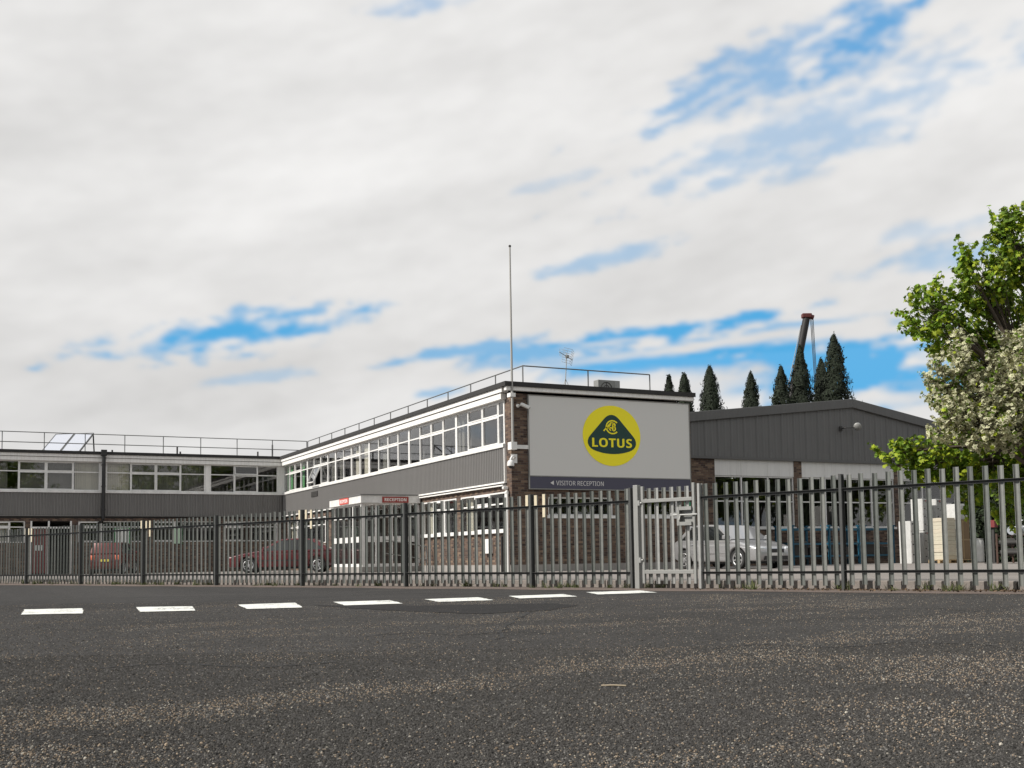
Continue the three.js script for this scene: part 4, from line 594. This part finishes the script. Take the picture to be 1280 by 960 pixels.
{ // filing cabinets, boxes and drum on and beside pallets
  const grey = std(0.50, 0.495, 0.48, 0.5, { map: streakTex }), white = std(0.60, 0.60, 0.58, 0.5, { map: wearTex });  // drawer fronts greyer than the carcass: their shade is put into the colour
  const cab = (label, p, n) => { const t = thing('filing_cabinet', label, 'cabinet', p, 0, n === 2 ? 'tall stacked filing cabinets' : undefined);
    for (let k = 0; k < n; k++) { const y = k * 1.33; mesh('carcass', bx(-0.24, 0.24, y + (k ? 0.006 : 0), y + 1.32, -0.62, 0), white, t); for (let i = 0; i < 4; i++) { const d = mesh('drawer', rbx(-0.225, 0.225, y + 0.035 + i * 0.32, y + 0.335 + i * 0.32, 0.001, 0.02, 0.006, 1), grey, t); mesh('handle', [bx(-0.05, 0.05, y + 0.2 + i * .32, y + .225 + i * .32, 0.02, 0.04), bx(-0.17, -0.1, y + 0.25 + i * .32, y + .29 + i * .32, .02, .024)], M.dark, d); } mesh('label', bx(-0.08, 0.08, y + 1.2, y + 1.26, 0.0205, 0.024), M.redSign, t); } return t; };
  const Y = YARD;
  const s1 = depthAt(1145, Y, 45.6), s2 = depthAt(1161, Y, 46.4), s3 = depthAt(1178, Y, 46.8);
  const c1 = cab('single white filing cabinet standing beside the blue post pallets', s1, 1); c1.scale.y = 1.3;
  cab('tall stack of two filing cabinets, shade put into their grey fronts, beside the single white cabinet', s2, 2); cab('tall stack of two filing cabinets, shade put into their grey fronts, behind the paper stack', s3, 2);
  const wood = std(0.42, 0.30, 0.16, 0.85, { map: streakTex }), pp = depthAt(1190, Y, 44.8), pt = thing('wooden_pallet', 'pale wooden pallet under the paper stack and cardboard box', 'pallet', pp);
  for (let i = 0; i < 7; i++) mesh('board', bx(-0.75, 0.75, 0.115, 0.137, -0.5 + i * 0.15, -0.39 + i * 0.15), wood, pt); for (const x of [-0.68, 0, 0.68]) for (const z of [-0.43, 0.03, 0.46]) mesh('block', bx(x - .07, x + .07, 0.02, 0.113, z - .07, z + .05), wood, pt); for (const z of [-0.43, 0.03, 0.46]) mesh('bottom_board', bx(-0.75, 0.75, 0.0, 0.019, z - .06, z + .05), wood, pt);
  const st = thing('paper_stack', 'tall cream stack of wrapped paper on the wooden pallet', 'stack', [pp[0] - 0.38, Y + 0.138, pp[2] + 0.05]); for (let i = 0; i < 11; i++) mesh('bundle', rbx(-0.3 + rr(-.02, .02), 0.26 + rr(-.02, .02), i * 0.15, i * 0.15 + 0.149, -0.33, 0.3 + rr(-.02, .02), 0.012, 1), std(0.56 + rr(-.015, .015), 0.51, 0.40, 0.8, { map: wearTex }), st);
  const cb = thing('cardboard_box', 'tall brown cardboard box on the wooden pallet', 'box', [pp[0] + 0.36, Y + 0.138, pp[2]]); mesh('carton', bx(-0.36, 0.34, 0, 1.58, -0.34, 0.3), std(0.21, 0.145, 0.085, 0.85, { map: streakTex }), cb); mesh('tape', [bx(-0.04, 0.02, 0.01, 1.57, 0.301, 0.304), bx(-0.355, 0.335, 0.75, 0.81, 0.3015, 0.3045)], std(0.30, 0.22, 0.13, 0.4), cb);
  const wb = thing('appliance', 'white boxy appliance sitting on top of the cardboard box', 'appliance', [pp[0] + 0.36, Y + 1.722, pp[2]]); mesh('casing', rbx(-0.32, 0.32, 0, 0.62, -0.3, 0.27, 0.02), white, wb); mesh('door', rbx(-0.28, 0.28, 0.05, 0.56, 0.271, 0.285, 0.01), grey, wb); mesh('handle', bx(0.2, 0.23, 0.2, 0.42, 0.286, 0.31), M.dark, wb);
  const dm = thing('drum', 'white plastic drum standing beside the wooden pallet', 'drum', [pp[0] + 1.15, Y, pp[2] + 0.2]); mesh('barrel', new THREE.LatheGeometry([[0, 0], [0.27, 0], [0.3, 0.05], [0.3, 0.3], [0.315, 0.32], [0.3, 0.35], [0.3, 0.6], [0.315, 0.62], [0.3, 0.65], [0.3, 0.86], [0.26, 0.92], [0, 0.92]].map((p) => new THREE.Vector2(...p)), 24), white, dm); mesh('lid', new THREE.CylinderGeometry(0.285, 0.285, 0.04, 24).translate(0, 0.935, 0), grey, dm);
}
{ // scrap rack with a silver duct, right-hand edge
  const p = depthAt(1272, YARD, 40), t = thing('metal_rack', 'rusty metal rack of scrap with a silver duct lying on top', 'rack', p, 0.46), rust = std(0.075, 0.042, 0.03, 0.85, { map: wearTex });
  for (const x of [-1.1, 0, 1.1]) for (const z of [-0.4, 0.4]) mesh('upright', bx(x - .03, x + .03, 0, 1.05, z - .03, z + .03), rust, t);
  for (const y of [0.25, 0.6, 0.95]) { mesh('beam', bx(-1.07, 1.07, y, y + 0.05, 0.37, 0.43), rust, t); mesh('beam', bx(-1.07, 1.07, y, y + 0.05, -0.43, -0.37), rust, t); }
  for (let i = 0; i < 12; i++) { const y = 0.33 + (i % 2) * 0.35, x = rr(-1, 1); mesh('scrap', i % 3 ? new THREE.CylinderGeometry(rr(.06, .1), rr(.06, .1), rr(.6, .8), 10).rotateX(1.57).translate(x, y + 0.06, 0) : rbx(x - .18, x + .16, y - .02, y + 0.2, -0.3, 0.36, 0.02), i % 4 === 1 ? M.galv : M.dark, t); }
  mesh('duct', [new THREE.CylinderGeometry(0.15, 0.15, 2.2, 18).rotateZ(Math.PI / 2).translate(0, 1.15, 0.1), ...[-0.9, -0.45, 0, 0.45, 0.9].map((x) => new THREE.TorusGeometry(0.152, 0.01, 6, 20).rotateY(Math.PI / 2).translate(x, 1.15, 0.1))], std(0.6, 0.61, 0.63, 0.28, { metalness: 0.8 }), t);
  const r = thing('red_crate', 'small red crate standing on a post beside the metal rack', 'crate', depthAt(1243, YARD, 40.6), 0.3); mesh('stand', [bx(-.25, .25, 0, 0.04, -.25, .25), bx(-.04, .04, .04, 1.3, -.04, .04)], M.dark, r); mesh('crate', [bx(-.14, .14, 1.3, 1.33, -.12, .12), bx(-.14, -.12, 1.33, 1.56, -.12, .12), bx(.12, .14, 1.33, 1.56, -.12, .12), bx(-.12, .12, 1.33, 1.56, .1, .12), bx(-.12, .12, 1.33, 1.56, -.12, -.1)], std(0.16, 0.018, 0.018, 0.5), r);
}
{ // notices on the wing wall and a green plate by the gate
  const nb = thing('notice_board', 'bright white notice board with green edge on the shaded wing wall', 'notice board', [-8.55, 1.45, WZ + 0.0]); mesh('board', bx(-0.34, 0.34, 0, 1.0, 0.002, 0.05), std(0.8, 0.82, 0.78, 0.5, { map: wearTex }), nb); mesh('edge', [bx(-0.38, -0.34, -0.04, 1.04, 0.002, 0.06), bx(0.34, 0.38, -0.04, 1.04, 0.002, 0.06), bx(-.34, .34, 1.0, 1.04, 0.002, .06), bx(-.34, .34, -0.04, 0, 0.002, .06)], std(0.03, 0.2, 0.06, 0.5), nb);
  const n2 = thing('notice_board', 'narrow pale green notice board on the shaded wing wall', 'notice board', [-5.75, 1.65, WZ + 0.0]); mesh('board', bx(-0.22, 0.22, 0, 0.8, 0.002, 0.05), std(0.45, 0.6, 0.45, 0.5), n2); mesh('edge', [bx(-0.25, -0.22, -0.03, .83, .002, .06), bx(0.22, 0.25, -.03, .83, .002, .06)], std(0.03, 0.2, 0.06, 0.5), n2);
  const gp = thing('safety_sign', 'small green safety sign on the brick end wall near the gate', 'sign', [7.0, 2.0, 0.0]); mesh('plate', bx(-0.14, 0.14, -0.22, 0.5, 0.002, 0.012), std(0.02, 0.22, 0.10, 0.45), gp); mesh('symbol', bx(-0.08, 0.08, 0.1, 0.3, 0.0125, 0.015), M.whiteLetter, gp);
}

// ================================================================ TREES
const leafTri = (pts, cIn, cOut) => ({ pts, cIn, cOut });
const MAPLE = [[0, -0.5], [0.16, -0.36], [0.46, -0.30], [0.34, -0.10], [0.55, 0.12], [0.26, 0.16], [0.0, 0.58], [-0.26, 0.16], [-0.55, 0.12], [-0.34, -0.10], [-0.46, -0.30], [-0.16, -0.36]];
const OVAL = [[0, -0.5], [0.26, -0.2], [0.28, 0.12], [0, 0.55], [-0.28, 0.12], [-0.26, -0.2]];
// list of {p, n(up), s, c0, c1} -> one geometry; every leaf is a small folded fan
function leaves(list, outline) {
  const n = outline.length, pos = new Float32Array(list.length * n * 9), col = new Float32Array(list.length * n * 9), nor = new Float32Array(list.length * n * 9); let o = 0;
  const a = V3(), b = V3(), nn = V3(), P = V3(), Q = V3(), E = V3(), N = V3();
  for (const l of list) {
    nn.copy(l.n).normalize(); a.set(rr(-1, 1), rr(-1, 1), rr(-1, 1)).cross(nn).normalize(); b.crossVectors(nn, a);
    const pt = (v, out) => out.copy(l.p).addScaledVector(a, v[0] * l.s).addScaledVector(b, v[1] * l.s).addScaledVector(nn, -Math.abs(v[0]) * l.s * 0.25 - v[1] * v[1] * l.s * 0.25);
    for (let i = 0; i < n; i++) {
      pt(outline[i], P); pt(outline[(i + 1) % n], Q); E.copy(l.p); N.copy(P).sub(E).cross(b.clone().copy(Q).sub(E)).normalize();
      b.crossVectors(nn, a);
      for (const [v, c] of [[E, l.c0], [P, l.c1], [Q, l.c1]]) { pos[o] = v.x; pos[o + 1] = v.y; pos[o + 2] = v.z; col[o] = c[0]; col[o + 1] = c[1]; col[o + 2] = c[2]; nor[o] = N.x; nor[o + 1] = N.y; nor[o + 2] = N.z; o += 3; }
    }
  }
  const g = new THREE.BufferGeometry(); g.setAttribute('position', new THREE.BufferAttribute(pos, 3)); g.setAttribute('normal', new THREE.BufferAttribute(nor, 3)); g.setAttribute('color', new THREE.BufferAttribute(col, 3)); return g;
}
const leafMat = new THREE.MeshPhysicalMaterial({ vertexColors: true, roughness: 0.62, transmission: 0.32, thickness: 0, side: THREE.DoubleSide, specularIntensity: 0.4 });
const needleMat = new THREE.MeshStandardMaterial({ vertexColors: true, roughness: 0.9, side: THREE.DoubleSide });
function limb(a, b, r0, r1, bend = 0.12) { const d = b.clone().sub(a), m = a.clone().lerp(b, 0.5).add(V3(rr(-1, 1), rr(0.1, 1), rr(-1, 1)).multiplyScalar(d.length() * bend)), c = new THREE.QuadraticBezierCurve3(a, m, b), n = 6, g = new THREE.TubeGeometry(c, n, 1, 6, false), p = g.attributes.position; const fr = c.getPoints(n); for (let i = 0; i < p.count; i++) { const k = Math.floor(i / 7), f = fr[k], r = mix(r0, r1, k / n); p.setXYZ(i, f.x + (p.getX(i) - f.x) * r, f.y + (p.getY(i) - f.y) * r, f.z + (p.getZ(i) - f.z) * r); } g.computeVertexNormals(); return [g, c]; }
function broadTree(name, label, base, blobs, opt) {
  const t = thing(name, label, 'tree', [base.x, base.y, base.z]); const wood = [], lv = [];
  const top = V3(opt.lean?.[0] ?? 0, opt.trunk, opt.lean?.[1] ?? 0), [tg, tc] = limb(V3(0, -0.05, 0), top, opt.r, opt.r * 0.55, 0.03); wood.push(tg);
  for (const [c, rad, dens] of blobs) {
    const cc = c.clone().sub(base), st = tc.getPoint(rr(0.55, 1)), [lg, lc] = limb(st, cc, opt.r * 0.42, 0.018, 0.14); wood.push(lg);
    const nC = Math.round(dens * (opt.dens ?? 1));
    for (let k = 0; k < nC; k++) {                                              // leafy shoots inside this bough
      const u = V3(rr(-1, 1), rr(-1, 1), rr(-1, 1)); if (u.lengthSq() > 1) { k--; continue; } u.multiplyScalar(1 / Math.pow(Math.max(u.length(), 0.05), 0.35));
      const tip = cc.clone().add(V3(u.x * rad.x, u.y * rad.y, u.z * rad.z)), from = lc.getPoint(rr(0.45, 1)), [sg] = limb(from, tip, 0.012, 0.004, 0.1); wood.push(sg);
      const out = V3(u.x, u.y * 0.6 + 0.75, u.z).normalize(), len = opt.shoot * rr(0.55, 1.35), nl = opt.per + (rnd() * opt.per | 0), tone = rr(0.7, 1.25), end = tip.clone().addScaledVector(out, len * 0.55), st0 = tip.clone().addScaledVector(out, -len * 0.45);
      wood.push(limb(st0, end, 0.006, 0.003, 0.06)[0]);
      for (let i = 0; i < nl; i++) {
        const f = Math.pow(rnd(), 0.8), ax = st0.clone().lerp(end, f), w = opt.clump * (1.15 - 0.75 * f), q = V3(rr(-1, 1), rr(-0.9, 0.6), rr(-1, 1)).normalize().multiplyScalar(w * Math.sqrt(rnd()));
        const n = V3(rr(-.8, .8), rr(0.2, 1.2), rr(-.8, .8)).addScaledVector(q, 0.9 / w); lv.push({ p: ax.add(q), n, s: opt.size * rr(0.6, 1.15) * (1.1 - 0.35 * f), ...opt.colour(tone) });
      }
    }
  }
  mesh('trunk', wood, M.bark, t); mesh('crown', leaves(lv, opt.outline), leafMat, t); return t;
}
const blob = (px, py, rx, ry, dep, dens, rz) => { const s = dep / F; return [at(px, py, dep), V3(rx * s, ry * s, (rz ?? rx) * s), dens]; };
const greenLeaf = (t) => { const y = rnd(), k = t * rr(0.85, 1.15); const c = y < 0.3 ? [0.31 * k, 0.38 * k, 0.02 * k] : [0.14 * k, 0.235 * k, 0.014 * k]; return { c0: c, c1: c }; };
const whiteLeaf = (t) => { const k = rr(0.8, 1.1) * Math.min(1.1, t); if (rnd() < 0.16) return greenLeaf(t); return { c0: [0.22 * k, 0.27 * k, 0.10 * k], c1: [0.74 * k, 0.70 * k, 0.49 * k] }; };
{
  const gb = at(1335, 700, 22.6).setY(YARD);
  broadTree('maple_tree', 'large maple with bright green leaves leaning over the fence', gb, [
    blob(1160, 388, 30, 40, 22.4, 26), blob(1178, 418, 24, 26, 22.8, 12), blob(1222, 352, 34, 36, 22.4, 30), blob(1203, 322, 12, 14, 22.3, 4), blob(1266, 312, 30, 46, 22.6, 36), blob(1264, 284, 10, 14, 22.5, 5), blob(1250, 400, 44, 46, 23.2, 42), blob(1222, 445, 38, 30, 23.4, 26), 
    blob(1320, 300, 50, 60, 23, 40), blob(1340, 400, 60, 60, 23.5, 50), blob(1400, 340, 60, 80, 23.5, 40), blob(1290, 440, 50, 50, 24, 40), blob(1230, 505, 55, 45, 24.2, 44), blob(1290, 530, 50, 45, 24.4, 40),
    blob(1122, 568, 17, 9, 21.6, 7), blob(1150, 580, 24, 16, 21.8, 16), blob(1185, 588, 30, 20, 21.8, 22), blob(1225, 585, 34, 26, 22, 26), blob(1268, 590, 36, 30, 22.2, 30), blob(1320, 580, 50, 40, 22.6, 34), blob(1180, 563, 20, 12, 22.2, 8), blob(1262, 632, 22, 16, 22.8, 9), blob(1215, 622, 14, 8, 22.4, 5)],
    { trunk: 3.0, r: 0.16, per: 17, clump: 0.17, shoot: 0.52, dens: 1.4, size: 0.128, outline: MAPLE, colour: greenLeaf });
  const wb = at(1318, 705, 21.4).setY(YARD);
  broadTree('variegated_maple', 'maple with white edged leaves standing in front of the green maple', wb, [
    blob(1175, 478, 18, 34, 21.0, 14), blob(1192, 450, 16, 26, 21.0, 10), blob(1188, 520, 28, 32, 20.9, 22), blob(1222, 490, 30, 30, 20.9, 22), blob(1226, 535, 36, 22, 20.8, 24), blob(1262, 480, 34, 42, 20.8, 34), blob(1270, 535, 34, 26, 20.8, 26), blob(1266, 435, 22, 18, 21.0, 10), blob(1330, 490, 50, 60, 21, 40), blob(1204, 425, 10, 14, 21.3, 4)],
    { trunk: 2.6, r: 0.11, per: 19, clump: 0.16, shoot: 0.34, dens: 1.55, size: 0.10, outline: MAPLE, colour: whiteLeaf });
  // the row of trees across the road, seen only mirrored in the dark windows of wing and hall
  const rl = 'broad green tree in the row across the road mirrored in the windows', rb = V3(-3.2, 0, 48), r0 = broadTree('roadside_tree', rl, rb, [[V3(-3.2, 6.4, 48), V3(2.6, 2.5, 2.6), 90], [V3(-1.0, 5.0, 48), V3(2.2, 2, 2.2), 55], [V3(-5.4, 5.0, 48.5), V3(2.2, 2, 2.2), 55], [V3(-3.2, 3.6, 47.5), V3(3.4, 1.4, 2.4), 60]], { trunk: 3.2, r: 0.2, per: 16, clump: 0.6, shoot: 1.2, size: 0.36, outline: OVAL, colour: greenLeaf });
  r0.userData.group = 'trees across the road';
  for (const [x, z, s] of [[-12.5, 50, 1.75], [-20, 53, 1.6], [4.6, 50, 1.45], [12, 51, 1.7], [20, 50, 1.6], [29, 51, 1.75], [38, 49, 1.6], [48, 50, 1.7], [58, 51, 1.8], [69, 50, 1.7], [33.5, 56, 1.9], [24.5, 57, 1.9], [43, 56, 1.9], [53, 57, 1.9]]) { const c = dup(r0); c.position.set(x, 0, z); c.scale.setScalar(s); c.rotation.y = x * 1.7; }
}
// columnar conifers behind the hall
function conifer(label, px, topY, halfW, dep, ragged = 1) {
  const s = dep / F, tip = at(px, topY, dep), base = V3(tip.x, YARD, tip.z), H = tip.y - YARD, t = thing('conifer', label, 'tree', [base.x, base.y, base.z], 0, 'columnar conifers behind the hall'), R = halfW * s, lv = [];
  const n = Math.round(11000 * Math.min(1.3, H / 14)); const ph = rr(0, 9);
  for (let i = 0; i < n; i++) {
    const h = Math.pow(rnd(), 0.85), y = h * H, dn = (1 - h) * H / s, prof = Math.min(1.25, Math.pow(dn / 90, 0.62)) * (h < 0.1 ? 0.7 + 3 * h : 1) + 0.02; let a = rr(0, 6.283), lump = 1 + 0.24 * ragged * n3(Math.cos(a) * 1.6 + ph, y * 0.85, Math.sin(a) * 1.6) * 2 + 0.30 * ragged * n3(Math.cos(a) * 3.5 + ph, y * 2.2, Math.sin(a) * 3.5), r = R * prof * lump * Math.sqrt(rr(0.35, 1));
    if (rnd() < 0.10) r *= rr(1.05, 1.34); const k = rr(0.55, 1.3), c = [0.009 * k, 0.0145 * k, 0.006 * k]; lv.push({ p: V3(Math.cos(a) * r, y, Math.sin(a) * r), n: V3(Math.cos(a), rr(-.4, .5), Math.sin(a)), s: rr(0.22, 0.5) * (1 - 0.45 * h), c0: c, c1: [c[0] * 1.15, c[1] * 1.2, c[2]] });
  }
  for (let i = 0; i < 40; i++) { const h = rr(0.94, 1.015); lv.push({ p: V3(rr(-.08, .08), h * H, rr(-.08, .08)), n: V3(rr(-1, 1), 0.1, rr(-1, 1)), s: rr(0.12, 0.25), c0: [0.009, 0.015, 0.006], c1: [0.01, 0.017, 0.007] }); }
  mesh('trunk', bar(V3(0, -0.05, 0), V3(0, H * 0.93, 0), R * 0.2, 8, 0.03), M.bark, t); mesh('crown', leaves(lv, [[0, -0.7], [0.2, -0.1], [0.1, 0.3], [0, 0.75], [-0.12, 0.3], [-0.2, -0.1]]), needleMat, t);
}
conifer('smallest dark conifer tip peeping over the end of the office roof', 836, 472, 15, 62, 1.6);
conifer('dark conifer showing over the office roof beside the smallest tip', 855, 469, 20, 62, 1.6);
conifer('dark slender conifer standing clear of the office roof above the hall', 887, 459, 20, 76);
conifer('short dark conifer standing alone over the middle of the hall roof', 938, 467, 19, 80, 1.2);
conifer('dark conifer leaning against the left side of the crane conifer', 976, 459, 18, 84, 1.4);
conifer('tall dark conifer standing directly in front of the crane boom', 1000, 434, 17, 84, 1.1);
conifer('tallest dark conifer beyond the crane ropes over the hall ridge', 1042, 419, 21, 84, 1.1);
conifer('dark conifer tucked against the tallest one beyond the crane ropes', 1026, 450, 17, 86, 1.1);
{ // dark hedge closing the yard on the right
  const lv = [], a = at(1205, 700, 47), b = at(1420, 700, 42), t = thing('hedge', 'tall dark evergreen hedge behind the metal rack', 'hedge', [a.x, YARD, a.z]); const d = b.clone().sub(a).setY(0), n = V3(d.z, 0, -d.x).normalize();
  for (let i = 0; i < 15000; i++) { const u = rnd(), v = rnd(), side = rr(-1, 1), y = v * (4.1 + 0.8 * fbm(u * 6, 1, 2, 3)), w = (0.75 + 0.5 * fbm(u * 14, v * 4, 5, 3)) * side, k = rr(.5, 1.4); lv.push({ p: d.clone().multiplyScalar(u).addScaledVector(n, w).setY(y), n: V3(rr(-1, 1), rr(-.2, 1), rr(-1, 1)), s: rr(.12, .26), c0: [0.022 * k, 0.034 * k, 0.013 * k], c1: [0.024 * k, 0.04 * k, 0.014 * k] }); }
  mesh('foliage', leaves(lv, OVAL), needleMat, t); mesh('stem', [0.05, 0.2, 0.35, 0.5, 0.65, 0.8, 0.95].map((u) => bar(d.clone().multiplyScalar(u).setY(-0.05), d.clone().multiplyScalar(u).setY(3.4), 0.09, 7, 0.04)), M.bark, t);
}
// ================================================================ CRANE BEHIND THE HALL
{
  const dep = 88, tip = at(1008, 398, dep), low = at(957, 690, dep), base = V3(low.x, YARD, low.z), t = thing('mobile_crane', 'mobile crane with raised telescopic boom and red head beyond the conifers', 'crane', [base.x, YARD, base.z]); const T = tip.clone().sub(base), B = V3(0, 1.9, 0), q = (k) => B.clone().lerp(T, k), dark = std(0.014, 0.012, 0.0115, 0.6, { map: wearTex }), red = std(0.09, 0.016, 0.013, 0.6);
  mesh('boom_section', bar(q(0), q(0.5), 0.36, 8), dark, t); mesh('boom_section', bar(q(0.48), q(0.78), 0.30, 8), dark, t); mesh('boom_section', bar(q(0.76), q(1), 0.28, 8), dark, t); mesh('boom_collar', [bar(q(0.485), q(0.5), 0.42, 8), bar(q(0.77), q(0.785), 0.35, 8)], dark, t); mesh('boom_cable', bar(q(0.5).add(RIGHT0.clone().multiplyScalar(-0.5)), q(0.97).add(RIGHT0.clone().multiplyScalar(-0.32)), 0.03, 5), M.galv, t);
  const h = mesh('boom_head', [rbx(-0.36, 0.4, -0.2, 0.16, -0.25, 0.25, 0.08).applyQuaternion(new THREE.Quaternion().setFromUnitVectors(V3(1, 0, 0), RIGHT0)).translate(T.x, T.y + 0.22, T.z), bar(T.clone().addScaledVector(RIGHT0, 0.25).add(V3(0, .16, 0)), T.clone().addScaledVector(RIGHT0, 0.56).add(V3(0, 0.06, 0)), 0.19, 12)], red, t);
  for (const o of [0.32, 0.42, 0.52]) mesh('hoist_rope', bar(T.clone().addScaledVector(RIGHT0, o).add(V3(0, 0.1, 0)), T.clone().addScaledVector(RIGHT0, o * 0.6 + 0.55).setY(4.5), 0.028, 5), M.dark, t);
  mesh('hook_block', rbx(-0.25, 0.25, 3.8, 4.6, -0.15, 0.15, 0.06).translate(T.x + RIGHT0.x * 0.9, 0, T.z + RIGHT0.z * 0.9), red, t);
  mesh('chassis', [rbx(-4.5, 4.5, 0.6, 1.3, -1.25, 1.25, 0.1), rbx(-4.3, -2.4, 1.3, 2.6, -1.2, 1.2, 0.12), rbx(-1.2, 1.6, 1.3, 2.5, -1.1, 1.1, 0.1)], std(0.30, 0.2, 0.03, 0.5), t); for (const x of [-3.4, -1.8, 1.8, 3.4]) for (const z of [-1.1, 1.1]) mesh('wheel', new THREE.CylinderGeometry(0.55, 0.55, 0.4, 18).rotateX(Math.PI / 2).translate(x, 0.55, z), M.black, t);
}
renderer.render(scene, camera);
